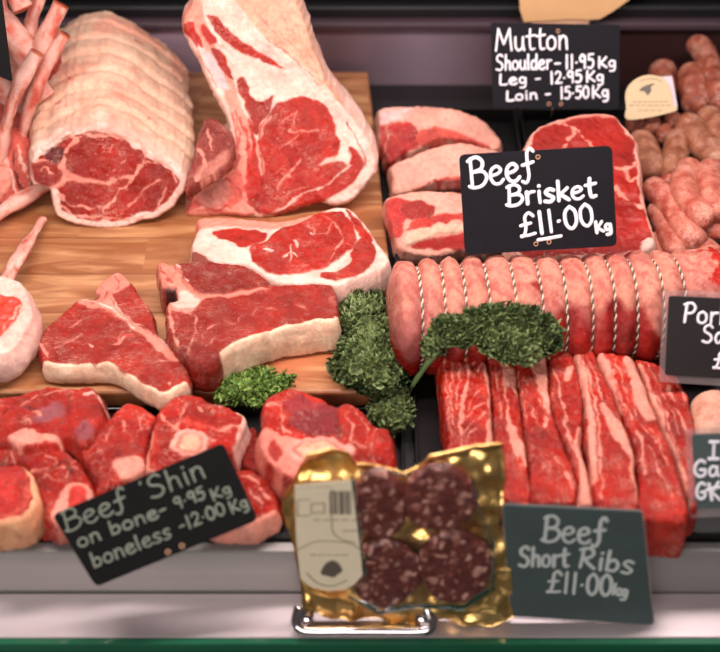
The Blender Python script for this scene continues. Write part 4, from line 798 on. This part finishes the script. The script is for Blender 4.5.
# ------------------------------------------------------------------ mutton pieces
zm = lambda pts: Z(370, 90, 3.835, pts)
MG = 'mutton pieces in the tray beside the board'
mn = (0, -.62, .78)
def mut(label, ol, p0, regs, seed, T=.045): return cut('mutton_piece', label, 'mutton', ol, p0, mn, (0, .45, -.9), T, base=(lin(226, 168, 150), 0), basepart='fat_skin', mat='skin', regs=regs, lump=.0022, r=.006, bulge=.003, seed=seed, group=MG, baseZ=.005, mats={'lean_meat': 'shin'})
mut('mutton piece with curved fat cap at the back of its tray', zm([(28, 75), (100, 58), (250, 62), (350, 76), (430, 110), (485, 165), (502, 205), (480, 232), (430, 218), (380, 200), (300, 188), (230, 202), (170, 240), (130, 244), (78, 282), (50, 240), (32, 190), (32, 120)]), P(430, 150, .045), [
    ('p', lin(206, 60, 58), 1, zm([(32, 150), (80, 125), (150, 130), (190, 170), (180, 220), (130, 244), (78, 282), (50, 240)]), 2, .001, 'lean_meat'),
    ('p', lin(222, 92, 80), .5, zm([(180, 170), (250, 140), (330, 160), (400, 190), (460, 215), (430, 220), (300, 190), (200, 210)]), 2, 0, 'lean_meat'), ('~', FATP, 0, zm([(190, 150), (280, 130), (370, 165), (450, 205)]), 4), ('~', FATP, 0, zm([(60, 140), (70, 180), (60, 240)]), 2), ('p', lin(180, 48, 50), 1, zm([(105, 145), (160, 135), (185, 170), (150, 200), (110, 190)]), 2, .001, 'lean_meat'), ('p', lin(236, 200, 196), 0, zm([(35, 80), (150, 70), (120, 110), (50, 130)]), 8, 0)], 61)
mut('mutton piece with broad pale skin, middle of the tray of mutton', zm([(78, 292), (170, 246), (250, 218), (350, 198), (430, 218), (520, 250), (520, 330), (360, 345), (260, 355), (170, 388), (92, 400), (84, 340)]), P(430, 187, .048), [('~', lin(206, 70, 60), .5, zm([(170, 385), (260, 345), (360, 335), (480, 330)]), 4), ('p', lin(214, 90, 80), .4, zm([(220, 380), (300, 352), (400, 345), (400, 370), (250, 388)]), 3, 0, 'lean_meat')], 62)
mut('mutton chop with round lean eye and bone edge, nearest in its tray', zm([(60, 420), (100, 402), (200, 385), (350, 392), (520, 400), (520, 600), (360, 620), (250, 640), (120, 620), (88, 560), (66, 490)]), P(430, 240, .042), [
    ('p', lin(206, 56, 54), 1, zm([(62, 425), (130, 412), (180, 440), (140, 500), (120, 560), (90, 560), (66, 490)]), 2, 0, 'lean_meat'), ('p', lin(172, 48, 44), 1, zm([(125, 440), (190, 425), (245, 445), (240, 480), (170, 500), (130, 480)]), 2, .001, 'lean_meat'),
    ('p', lin(206, 64, 56), .5, zm([(160, 510), (250, 480), (400, 470), (520, 470), (520, 500), (330, 500), (180, 535)]), 2, 0, 'lean_meat'), ('p', lin(214, 186, 160), 0, zm([(140, 555), (180, 535), (300, 520), (520, 515), (520, 545), (300, 550), (170, 585), (145, 600)]), 2, .002, 'rib_bone'), ('~', lin(190, 60, 50), .5, zm([(130, 540), (200, 515), (330, 500), (500, 500)]), 2), ('p', lin(180, 40, 34), .5, zm([(170, 590), (280, 560), (520, 550), (520, 600), (200, 610)]), 2, 0, 'lean_meat')], 63, .035)

# ------------------------------------------------------------------ round beef joint behind the brisket sign
zt = lambda pts: Z(510, 90, 3.835, pts)
cut('round_beef_joint', 'bright red round of beef with fat rim under the mutton sign', 'beef joint', zt([(62, 200), (90, 150), (170, 110), (240, 95), (320, 86), (395, 90), (440, 130), (488, 190), (502, 260), (512, 380), (540, 490), (566, 575), (545, 625), (440, 640), (200, 650), (20, 640), (-10, 450), (30, 280)]), (0, 0, .07), (0, -.2, 1), (0, .1, -1), .065, base=(lin(164, 26, 10), .55), mat='round', r=.008, lump=.002, seed=71, step=.0024, bulge=.004, baseZ=.0045, regs=[
    ('rim', lin(244, 186, 168), 0, None, 5, .001, 'fat_rim'), ('p', FATP, 0, zt([(170, 118), (220, 95), (320, 84), (400, 90), (420, 110), (330, 104), (240, 115), (190, 130)]), 2, .001, 'fat_rim'),
    ('~', FATP, 0, zt([(245, 150), (230, 190), (200, 220)]), 3), ('~', FATP, 0, zt([(215, 130), (245, 150), (300, 200), (350, 240)]), 2.2), ('~', lin(240, 160, 140), 0, zt([(410, 300), (450, 300), (480, 280)]), 4), ('~', lin(240, 160, 140), 0, zt([(405, 380), (440, 410), (500, 450)]), 5), ('~', lin(240, 160, 140), 0, zt([(440, 300), (460, 350), (500, 330)]), 2.5),
    ('p', FAT, 0, zt([(500, 590), (530, 570), (560, 590), (545, 625), (500, 625)]), 2, .004, 'fat_rim')])

# ------------------------------------------------------------------ sausages
def sausage(label, pts, r, z, tone, seed, group, hz=None):
    path = [P(x, y, z if hz is None else h) for (x, y), h in zip(pts, hz or [z]*len(pts))]
    r = r*1.17; path = catmull(path, .0025, False); n = len(path); L = sum(np.linalg.norm(np.diff(path, axis=0), axis=1))
    rad = lambda t: r*max(.12, min(1, math.sqrt(max(0, 1-(1-min(t*L/(r*1.0), 1))**2)), math.sqrt(max(0, 1-(1-min((1-t)*L/(r*1.0), 1))**2))))
    V, Fs = tube_data(path, rad, 26, None, .96, .05, seed)
    q = np.clip(fbm(V, 150, seed)*1.1+.3, 0, 1)[:, None]; a, b = tone
    col = np.c_[a*(1-q)+b*q, np.full(len(V), .55)]
    V[:, 2] = np.maximum(V[:, 2], .0045)
    o = mesh('sausage', V, Fs, M['sausage'], loc=tuple(path.mean(0)), col=col); return tag(o, label, 'sausage', group)
BR = (lin(160, 84, 60), lin(124, 54, 38)); TN = (lin(172, 112, 82), lin(146, 82, 58)); PK = (lin(216, 132, 112), lin(186, 78, 62)); PA = (lin(232, 182, 158), lin(216, 150, 126))
g1 = 'sausages piled in the back right tray'
S = [
 ('brown sausage standing behind the arched label', [(664, 64), (662, 88), (664, 112)], .0165, (.075, .065, .055), BR),
 ('brown sausage just right of the arched label', [(690, 68), (695, 90), (697, 112)], .0185, (.078, .07, .06), BR),
 ('brown sausage curling down at the top right corner of the tray', [(690, 50), (700, 47), (710, 66), (718, 92), (728, 112)], .0145, (.09, .092, .088, .08, .07), BR),
 ('stubby sausage end under the left corner of the arched label', [(632, 118), (640, 128)], .0125, (.05, .05), BR),
 ('stubby sausage end below the middle of the arched label', [(648, 118), (654, 130)], .0125, (.052, .05), BR),
 ('short sausage end between the label and the tan sausages', [(664, 126), (666, 142)], .011, (.045, .04), BR),
 ('small sausage end below the right corner of the arched label', [(668, 116), (678, 124)], .011, (.055, .055), BR),
 ('tan sausage beside the round of beef, upper left of the pink ones', [(636, 136), (645, 152), (652, 176)], .0175, (.046, .043, .04), TN),
 ('tan sausage pointing at the pink pair, centre of the pile', [(680, 134), (676, 154), (673, 178)], .0155, (.05, .048, .044), TN),
 ('fat tan sausage slanting down right under the brown ones', [(684, 120), (698, 138), (716, 156), (730, 166)], .017, (.06, .06, .056, .05), TN),
 ('tan sausage cut by the right frame edge below the brown ones', [(706, 112), (718, 130), (734, 150)], .015, (.066, .066, .06), TN),
 ('pink sausage curving down, left one of the hanging pair', [(692, 165), (684, 182), (688, 200), (700, 214), (714, 222)], .0145, (.06, .064, .062, .06, .056), PK),
 ('pink sausage, right one of the hanging pair', [(711, 166), (710, 182), (714, 202), (720, 219)], .0145, (.064, .068, .066, .06), PK),
 ('long pink sausage slanting beside the round of beef', [(648, 184), (662, 196), (674, 212), (686, 232), (702, 248)], .0148, (.044, .046, .044, .042, .04), PK),
 ('pink sausage below the long one, touching the beef rim', [(655, 206), (664, 222), (671, 240), (677, 258)], .0128, (.032, .032, .032, .03), PK),
 ('short pink sausage tucked above the long pink one', [(660, 184), (672, 184), (684, 192)], .012, (.036, .036, .034), PK),
 ('pink sausage end under the hanging pair at the right frame edge', [(700, 226), (714, 230), (730, 228)], .012, (.038, .038, .038), PK),
 ('pale pink sausage behind the right end of the rolled brisket', [(694, 244), (708, 254), (724, 268)], .015, (.03, .03, .03), PK),
 ('small pink sausage low between the beef and the rolled brisket', [(652, 236), (658, 248), (662, 262)], .0095, (.02, .02, .02), PK),
]
for i, (l, p, r, h, t) in enumerate(S): sausage(l, p, r, None, t, 80+i, g1, h)
sausage('pale speckled sausage standing out above the green-grey sign at right', [(712, 398), (714, 420), (716, 448)], .021, None, PA, 120, 'pale sausages at the right edge', (.045, .045, .045))

# ------------------------------------------------------------------ kale
def kale(label, ol, z, H, n, mat, seed, stem=None, rl=.0095, over=False):
    rg = np.random.default_rng(seed); ol = np.array(ol, float); mn, mx = ol.min(0), ol.max(0); ce = ol.mean(0)
    d0 = 0; pts = []
    while len(pts) < n:
        q = rg.uniform(mn, mx)
        if inside(q[None], ol)[0]:
            if all((q[0]-a[0])**2+(q[1]-a[1])**2 > 7 for a in pts): pts.append(q)
            elif rg.random() < .25: pts.append(q)
    pts = np.array(pts); dd = seg_dist(pts, ol); dm = dd.max(); VV = []; FF = []; CC = []; k = 0
    NR, NT = 5, 40
    for q, d in zip(pts, dd):
        hh = z+H*math.sqrt(min(1, d/dm))*(.8+.2*rg.random())-.003+.009*float(noise(np.array([[q[0], q[1], 0.0]]), .085, seed)[0])
        c = P(q[0], q[1], hh)
        for _ in range(60):
            if over and math.hypot(c[1]-cy0[1], c[2]-cy0[2]) < RR+.003: c = c-nrm(c-CAM)*.002
        cw = P(ce[0], ce[1], z); o = nrm(np.array([c[0]-cw[0], (c[1]-cw[1]), .0])+1e-6)
        nn = nrm(o*(1.1-min(1, d/dm))+np.array([0, -.35, .9])+rg.normal(0, .3, 3)); a = nrm(np.cross(nn, rg.normal(0, 1, 3))); b = np.cross(nn, a)
        Rr = rl*rg.uniform(.7, 1.2); ph = rg.uniform(0, 6.28, 5); kk = rg.integers(3, 7)
        rr = np.linspace(.12, 1, NR)[:, None]; t = np.linspace(0, 2*math.pi, NT, endpoint=False)[None]
        wav = np.sin(kk*t+ph[0])*.5*rr**1.3+np.sin((kk*2+1)*t+ph[1])*.42*rr**2+np.sin((kk*3+2)*t+ph[2])*.32*rr**3
        rad = rr*(1+.12*np.sin(9*t+ph[3])*rr)
        up = .35*(1-rr**2)*-1
        X = rad*np.cos(t+.35*np.sin(kk*3*t+ph[4])*rr); Y = rad*np.sin(t+.35*np.sin(kk*3*t+ph[4])*rr)
        v = c+Rr*(X[..., None]*a+Y[..., None]*b+(wav+up*0+.25*rr**2)[..., None]*nn*.9); v = v.reshape(-1, 3)
        f = [[i*NT+j, i*NT+(j+1) % NT, (i+1)*NT+(j+1) % NT, (i+1)*NT+j] for i in range(NR-1) for j in range(NT)]
        f.append([j for j in range(NT)][::-1])
        VV.append(v); FF += [[x+k for x in y] for y in f]; k += len(v)
        al = np.clip((rr**2.2)*(.35+.9*rg.random())+.3*wav*rr+.25*(hh-z-H*.6)/.012, 0, 1)*np.ones_like(t); CC.append(np.c_[np.zeros((NR*NT, 3)), al.reshape(-1)])  # alpha also darkens low lobes, so gap shade is in the leaf colour
    V = np.vstack(VV); V[:, 2] = np.maximum(V[:, 2], z+.0005); ctr = P(ce[0], ce[1], z)
    root = empty('kale_sprig', tuple(ctr), label, 'kale', 'curly kale garnish')
    mesh('curly_leaf', V, FF, M[mat], root, col=np.vstack(CC))
    if stem:
        v, f = tube_data([P(x, y, h) for x, y, h in stem], lambda t: .0052-.002*t, 12, .004, .8, .1, seed); mesh('stem', v, f, M['stem'], root)
    return root
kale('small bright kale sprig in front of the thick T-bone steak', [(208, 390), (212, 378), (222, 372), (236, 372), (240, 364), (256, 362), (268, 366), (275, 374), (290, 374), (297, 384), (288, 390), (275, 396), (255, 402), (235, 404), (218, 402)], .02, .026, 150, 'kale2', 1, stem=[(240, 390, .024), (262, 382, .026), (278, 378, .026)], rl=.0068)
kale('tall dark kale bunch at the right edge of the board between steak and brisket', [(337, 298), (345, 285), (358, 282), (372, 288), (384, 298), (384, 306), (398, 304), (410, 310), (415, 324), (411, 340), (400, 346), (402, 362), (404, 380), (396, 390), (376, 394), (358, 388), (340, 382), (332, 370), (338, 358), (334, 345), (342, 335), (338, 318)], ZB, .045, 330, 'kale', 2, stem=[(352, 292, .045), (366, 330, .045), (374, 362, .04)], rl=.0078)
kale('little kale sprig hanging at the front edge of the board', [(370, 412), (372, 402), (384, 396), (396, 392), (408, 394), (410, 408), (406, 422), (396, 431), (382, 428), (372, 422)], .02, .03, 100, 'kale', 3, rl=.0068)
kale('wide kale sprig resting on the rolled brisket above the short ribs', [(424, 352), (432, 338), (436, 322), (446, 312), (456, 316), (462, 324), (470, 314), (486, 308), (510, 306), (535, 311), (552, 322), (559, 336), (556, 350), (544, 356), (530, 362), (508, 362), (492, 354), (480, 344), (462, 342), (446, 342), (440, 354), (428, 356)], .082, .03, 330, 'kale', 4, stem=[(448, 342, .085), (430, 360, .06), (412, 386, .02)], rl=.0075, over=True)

# ------------------------------------------------------------------ signs
py_ = P(540, 262, .125)
p_b = np.array([0, py_[1]+.002, .135])
EL = 24
# plane point so that the lower edge of the plate sits just above the brisket
def plane_at(px, py, z): return P(px, py, z)
sign('price_sign', 'black chalkboard sign reading Beef Brisket with £11.00 per kg, on the rolled brisket', [(459, 155), (612, 146), (617, 246), (465, 255)], plane_at(540, 250, .137), EL, 'slate', [
    ("Beef", (471, 188), (535, 178), 29), ("Brisket", (508, 206), (596, 197), 20), ("£11.00", (521, 237), (594, 225), 22), ("Kg", (596, 233), (612, 230), 11), [(538, 240), (550, 238), (561, 236)]], 3.7, 'chalk', rings=[(536, 244), (549, 242), (538, 157)], pin=((545, 253), .118), rad=.007)
sign('price_sign', 'black chalkboard sign listing Mutton shoulder, leg and loin prices, at the back', [(491, 23), (620, 25), (619, 108), (493, 108)], plane_at(556, 106, .09), EL, 'slate', [
    ("Mutton", (496, 51), (568, 49), 22), ("Shoulder", (496, 70), (551, 69), 15), ("-", (554, 69), (561, 69), 14), ("11.95", (565, 69), (594, 68), 14), ("Kg", (598, 68), (616, 67), 11), ("Leg -", (499, 85), (541, 83), 11), ("12.95", (550, 84), (582, 82), 12), ("Kg", (586, 82), (604, 81), 11),
    ("Loin -", (506, 101), (551, 98), 10), ("15.50", (560, 99), (589, 98), 12), ("Kg", (592, 98), (609, 97), 12)], 2.7, 'chalk', rings=[(558, 31), (549, 104), (561, 104)], pin=((553, 107), .07), rad=.003)
sign('price_sign', 'dark laminated sign beginning Pork, cut by the right frame edge', [(669, 296), (800, 302), (798, 383), (665, 375)], plane_at(700, 380, .075), 30, 'slate_brown', [
    ("Pork", (683, 322), (729, 325), 19), ("Sausage", (702, 342), (775, 347), 17), ("£", (713, 368), (725, 369), 17)], 2.8, 'chalk', lam=[(663, 290), (808, 296), (806, 391), (659, 382)], rad=.003, pin=((730, 384), .05))
sign('price_sign', 'grey-green laminated sign beginning Ga, lower right at the frame edge', [(692, 435), (800, 431), (803, 505), (697, 509)], plane_at(720, 512, .045), 30, 'slate_green', [
    ("I", (709, 459), (718, 459), 17), ("Ga", (694, 477), (719, 476), 16), ("G", (696, 499), (706, 499), 16), [(709, 484), (711, 494), (712, 500)], [(719, 482), (712, 492)], [(711, 491), (720, 500)], [(707, 490), (720, 487)]], 3.0, 'chalk', lam=[(685, 429), (808, 425), (811, 513), (690, 518)], rad=.003)
sign('price_sign', 'grey-green sign reading Beef Short Ribs, leaning on the steel front rail', [(503, 505), (642, 512), (653, 625), (511, 616)], P(580, 622, ZS+.003), 12, 'slate_green', [
    ("Beef", (543, 541), (604, 544), 25), ("Short", (519, 566), (568, 567), 19), ("Ribs", (578, 567), (632, 574), 20), ("£11.00", (547, 592), (611, 596), 21), ("kg", (612, 594), (627, 597), 11)], 3.4, 'chalk_grey', lam=[(501, 503), (644, 510), (655, 627), (509, 618)], rad=.003)
sign('price_sign', 'black tilted sign reading Beef Shin on bone and boneless, front left', [(52, 515), (223, 443), (258, 520), (96, 587)], P(150, 560, .032), 40, 'slate_soft', [
    ("Beef", (67, 532), (128, 508), 21), ("'Shin", (144, 502), (206, 477), 21), ("on bone-", (79, 548), (168, 514), 14), ("9.95", (176, 510), (206, 498), 12), ("Kg", (213, 501), (232, 492), 11),
    ("boneless", (94, 568), (172, 537), 15), ("-12.00", (181, 532), (226, 514), 13), ("Kg", (232, 514), (249, 506), 12)], 2.2, 'chalk_dim', rings=[(168, 552), (182, 546)], rad=.006, pin=((180, 553), .035))
V, Fs = rounded_plate((0, .13, .2), nrm((0, -.9, .43)), [(-90, -30), (1, -6), (12, 82), (-80, 40)], .003, .003)
o = mesh('blank_sign', V, Fs, M['slate_soft'], smooth=False, loc=tuple(V.mean(0))); tag(o, 'plain black sign corner poking in at the upper left frame edge', 'sign')

# arched label card among the sausages
pc = plane_at(650, 118, .075); ncard = nrm((-.12, -math.cos(R(38)), math.sin(R(38))))
zl = lambda pts: Z(610, 30, 6.52, pts)
def poly_plate(pts, p0, n, thick, smooth=True):
    q = np.array([onp(x, y, p0, n) for x, y in (catmull(pts, 1.5) if smooth else pts)]); m = len(q); V = np.vstack([q, q-np.asarray(n)*thick])
    a = np.cross(q[1:]-q[0], np.roll(q, -1, 0)[1:]-q[0]).sum(0)
    Fs = [list(range(m)), list(range(m, 2*m))[::-1]]+[[i, i+m, (i+1) % m+m, (i+1) % m] for i in range(m)]
    if a@np.asarray(n) < 0: Fs = [f[::-1] for f in Fs]
    return V, Fs
V, Fs = poly_plate(zl([(125, 585), (420, 530), (412, 480), (398, 400), (375, 345), (340, 310), (290, 296), (235, 294), (170, 318), (120, 365), (100, 420), (105, 500)]), pc, ncard, .0012)
root = empty('arched_label', tuple(V.mean(0)), 'cream arched paper label with a dark bird mark standing on the sausages', 'label'); mesh('label_face', V, Fs, M['label2'], root, smooth=False)
V, Fs = poly_plate(zl([(330, 305), (405, 300), (440, 500), (410, 520), (380, 400)]), pc-ncard*.003, ncard, .001, False); mesh('backing_card', V, Fs, M['paper'], root, smooth=False)
V, Fs = poly_plate(zl([(190, 395), (225, 365), (290, 348), (265, 372), (270, 395), (245, 425), (225, 400)]), pc+ncard*.0006, ncard, .0005); mesh('bird_mark', V, Fs, M['print'], root, smooth=False)
st = [zl([(x, y), (x+22, y-3)]) for y, xs in ((468, range(150, 380, 34)), (492, range(130, 390, 40)), (525, range(180, 340, 44))) for x in xs]+[zl([(190, 330), (240, 318), (300, 318), (335, 335)])]
writing([[tuple(a) for a in s] for s in st], pc, ncard, 'print_soft', root, 1.1, 'printed_text', .0008)

# cardboard flap on the rear ledge
pcb = onp(560, 10, (0, WALLY-.03, 0), (0, 1, 0)); ncb = nrm((0, -.8, .6))
V, Fs = poly_plate([(519, -14), (660, -16), (634, -4), (626, 2), (612, 12), (600, 19), (588, 20), (570, 19), (545, 21), (524, 22), (520, 10)], pcb, ncb, .004, False)
o = mesh('cardboard_flap', V, Fs, M['cardboard'], smooth=False, loc=tuple(V.mean(0))); tag(o, 'torn brown cardboard flap hanging over the rear ledge above the mutton sign', 'cardboard')
V, Fs = poly_plate([(530, 14), (588, 14), (589, 24), (532, 24)], pcb-ncb*.0045, ncb, .002, False); mesh('inner_layer', V, Fs, M['tape'], o, smooth=False).matrix_parent_inverse = Matrix()

# ------------------------------------------------------------------ gold pack of black pudding slices
zg = lambda pts: Z(260, 420, 2.77, pts)
npk = nrm((0, -math.cos(R(16)), math.sin(R(16)))); pp = P(395, 618, ZS+.006)
def crumple(ol, p0, n, step, amp, sc, seed, pillow, thick):
    n = nrm(n); e1 = nrm(RT-n*np.dot(RT, n)); e2 = np.cross(n, e1)
    to2 = lambda pts: np.array([[np.dot(q-p0, e1), np.dot(q-p0, e2)] for q in (onp(x, y, p0, n) for x, y in pts)])
    o = to2(ol); o = np.vstack([a+(b-a)*t for a, b in zip(o, np.roll(o, -1, 0)) for t in np.linspace(0, 1, max(2, int(np.linalg.norm(b-a)/step)), endpoint=False)]); nb = len(o)
    mn, mx = o.min(0), o.max(0); G = np.array([(x+RNG.uniform(-.2, .2)*step, y+RNG.uniform(-.2, .2)*step) for y in np.arange(mn[1], mx[1], step) for x in np.arange(mn[0], mx[0], step)])
    G = G[inside(G, o)]; G = G[seg_dist(G, o) > step*.5]; A = np.vstack([o, G])
    res = delaunay_2d_cdt([Vector(p) for p in A], [(i, (i+1) % nb) for i in range(nb)], [], 1, 1e-8); V2 = np.array([tuple(v) for v in res[0]]); d = seg_dist(V2, o)
    c3 = np.c_[V2, np.zeros(len(V2))]; h = amp*(1-np.abs(fbm(c3, sc, seed, 2)))*1.2+amp*.6*noise(c3, sc*2.3, seed+4)+pillow*np.sqrt(np.clip(d/.02, 0, 1))
    V = p0+V2[:, :1]*e1+V2[:, 1:2]*e2+h[:, None]*n; Bk = p0+V2[:, :1]*e1+V2[:, 1:2]*e2-thick*n
    Fs = []
    for f in res[2]:
        a, b, c = V2[f[0]], V2[f[1]], V2[f[2]]
        if (b[0]-a[0])*(c[1]-a[1])-(b[1]-a[1])*(c[0]-a[0]) < 0: f = f[::-1]
        Fs.append(list(f))
    m = len(V); F2 = Fs+[[i+m for i in f][::-1] for f in Fs]+[[(i+1) % nb, i, i+m, (i+1) % nb+m] for i in range(nb)]
    return np.vstack([V, Bk]), F2
pk = empty('pudding_pack', tuple(pp), 'gold foil vacuum pack of black pudding propped on the front rail', 'food pack')
V, Fs = crumple(zg([(90, 175), (110, 130), (135, 95), (200, 82), (245, 92), (268, 122), (330, 128), (400, 148), (450, 122), (470, 100), (600, 72), (672, 66), (680, 150), (662, 290), (690, 320), (700, 540), (640, 562), (560, 560), (500, 545), (430, 555), (200, 545), (120, 510), (105, 400), (82, 300), (60, 240), (66, 205)]), pp, npk, .0045, .006, 34, 3, .004, .003)
mesh('foil_backing', V, Fs, M['gold'], pk, smooth=True)
PGp = 'black pudding slices in the gold pack'
for i, (cx, cy, rx, ry, lb) in enumerate([(330, 240, 76, 96, 'black pudding slice half under the cream label, upper left in the gold pack'), (497, 222, 101, 93, 'black pudding slice at the upper right of the gold pack, shiny pink rim'), (345, 430, 98, 96, 'black pudding slice with pale smear, lower left in the gold pack'), (540, 412, 101, 100, 'black pudding slice at the lower right of the gold pack')]):
    ol = zg([(cx+rx*math.cos(a)*(1+.03*math.sin(3*a+i)), cy+ry*math.sin(a)) for a in np.linspace(0, 2*math.pi, 18, endpoint=False)])
    rt = cut('pudding_slice', lb, 'black pudding', ol, pp+npk*(.017+.001*i), npk, -npk, .0085, base=(DK, 0), basepart='pudding', mat='pudding', r=.003, lump=.0018, seed=200+i, group=PGp, bulge=.001, step=.0028)
# label on the pack: rounded bottom
pl_ = pp+npk*.0215
lab = zg([(96, 182), (180, 172), (264, 166), (272, 300), (284, 430), (262, 455), (235, 470), (190, 474), (140, 462), (112, 440), (100, 330)])
q = []; lab_d = []
for i, (a, b) in enumerate(zip(lab, lab[1:]+lab[:1])):
    for t in np.linspace(0, 1, 6, endpoint=False): lab_d.append((a[0]+(b[0]-a[0])*t, a[1]+(b[1]-a[1])*t))
V, Fs = poly_plate(lab_d, pl_, npk, .0006, False); lb = mesh('paper_label', V, Fs, M['label'], pk, smooth=False)
def sub(strokes, w_, mt, nm, lift=.0005):
    o = writing(strokes, pl_, npk, mt, pk, w_, nm, lift); o.parent = lb; o.location = (0, 0, 0); return o
bars = [zg([(x, 198), (x+1, 260)]) for x in (194, 199, 206, 211, 220, 226, 230, 238, 243, 250)]
sub([[tuple(a) for a in s] for s in bars], 1.3, 'print', 'barcode')
sub([[tuple(a) for a in s] for s in [zg([(x, y), (x+16, y-2)]) for y, xs in ((186, range(104, 180, 24)), (278, range(150, 260, 26)), (308, range(230, 262, 22)), (375, range(140, 230, 22)))
    for x in xs]+[zg(q_) for q_ in ([(104, 222), (104, 266)], [(104, 222), (138, 220)], [(104, 266), (138, 264)], [(142, 232), (178, 230)], [(178, 230), (178, 258)], [(142, 232), (142, 258)], [(142, 258), (178, 256)])]+[zg([(105, 360), (150, 338), (200, 336), (250, 342), (276, 358)])]+[zg([(200, 190), (200, 300), (225, 330), (262, 340)])]+[zg([(130, 425), (160, 452), (200, 460), (240, 445)])]], 1.5, 'print_soft', 'printed_text')
V, Fs = poly_plate(zg([(168, 425), (180, 400), (200, 390), (218, 398), (228, 418), (215, 428), (205, 436), (185, 432)]), pl_+npk*.0006, npk, .0005); o = mesh('bird_mark', V, Fs, M['print'], pk, smooth=False); o.parent = lb
V, Fs = crumple(zg([(250, 150), (330, 138), (400, 150), (500, 118), (590, 150), (610, 250), (650, 340), (650, 470), (560, 530), (440, 520), (330, 540), (240, 490), (288, 440), (270, 300)]), pp+npk*.024, npk, .006, .0015, 60, 9, .0, .0004)
mesh('clear_film', V, Fs, M['film'], pk)
# ------------------------------------------------------------------ chrome handle on the front shelf
zh = .0; hy = P(360, 628, ZS+.012)[1]; A = P(297, 622, ZS+.014); B = P(432, 622, ZS+.014)
hd = empty('drawer_handle', ((A[0]+B[0])/2, A[1], ZS), 'chrome U-shaped handle below the gold pudding pack', 'handle')
V, Fs = tube_data([A+np.array([.004, .012, .006]), A+np.array([0, 0, 0]), A+np.array([.004, -.006, -.003]), A+np.array([.016, -.008, -.004]), (A+B)/2+np.array([0, -.008, -.004]), B+np.array([-.016, -.008, -.004]), B+np.array([-.004, -.006, -.003]), B+np.array([0, 0, 0]), B+np.array([-.004, .012, .006])], lambda t: .0052+.0026*abs(2*t-1)**4, 16, .003)
mesh('grip', V, Fs, M['chrome'], hd)
for q, s in ((A, 1), (B, -1)):
    V, Fs = tube_data([(q[0]+s*.010, q[1]+.008, ZS+.0), (q[0]+s*.010, q[1]+.006, ZS+.020)], lambda t: .0115-.003*t, 20, .003, .8); mesh('mount', V, Fs, M['chrome'], hd)
print('objects', len(bpy.data.objects), 'faces', sum(len(m.polygons) for m in bpy.data.meshes))
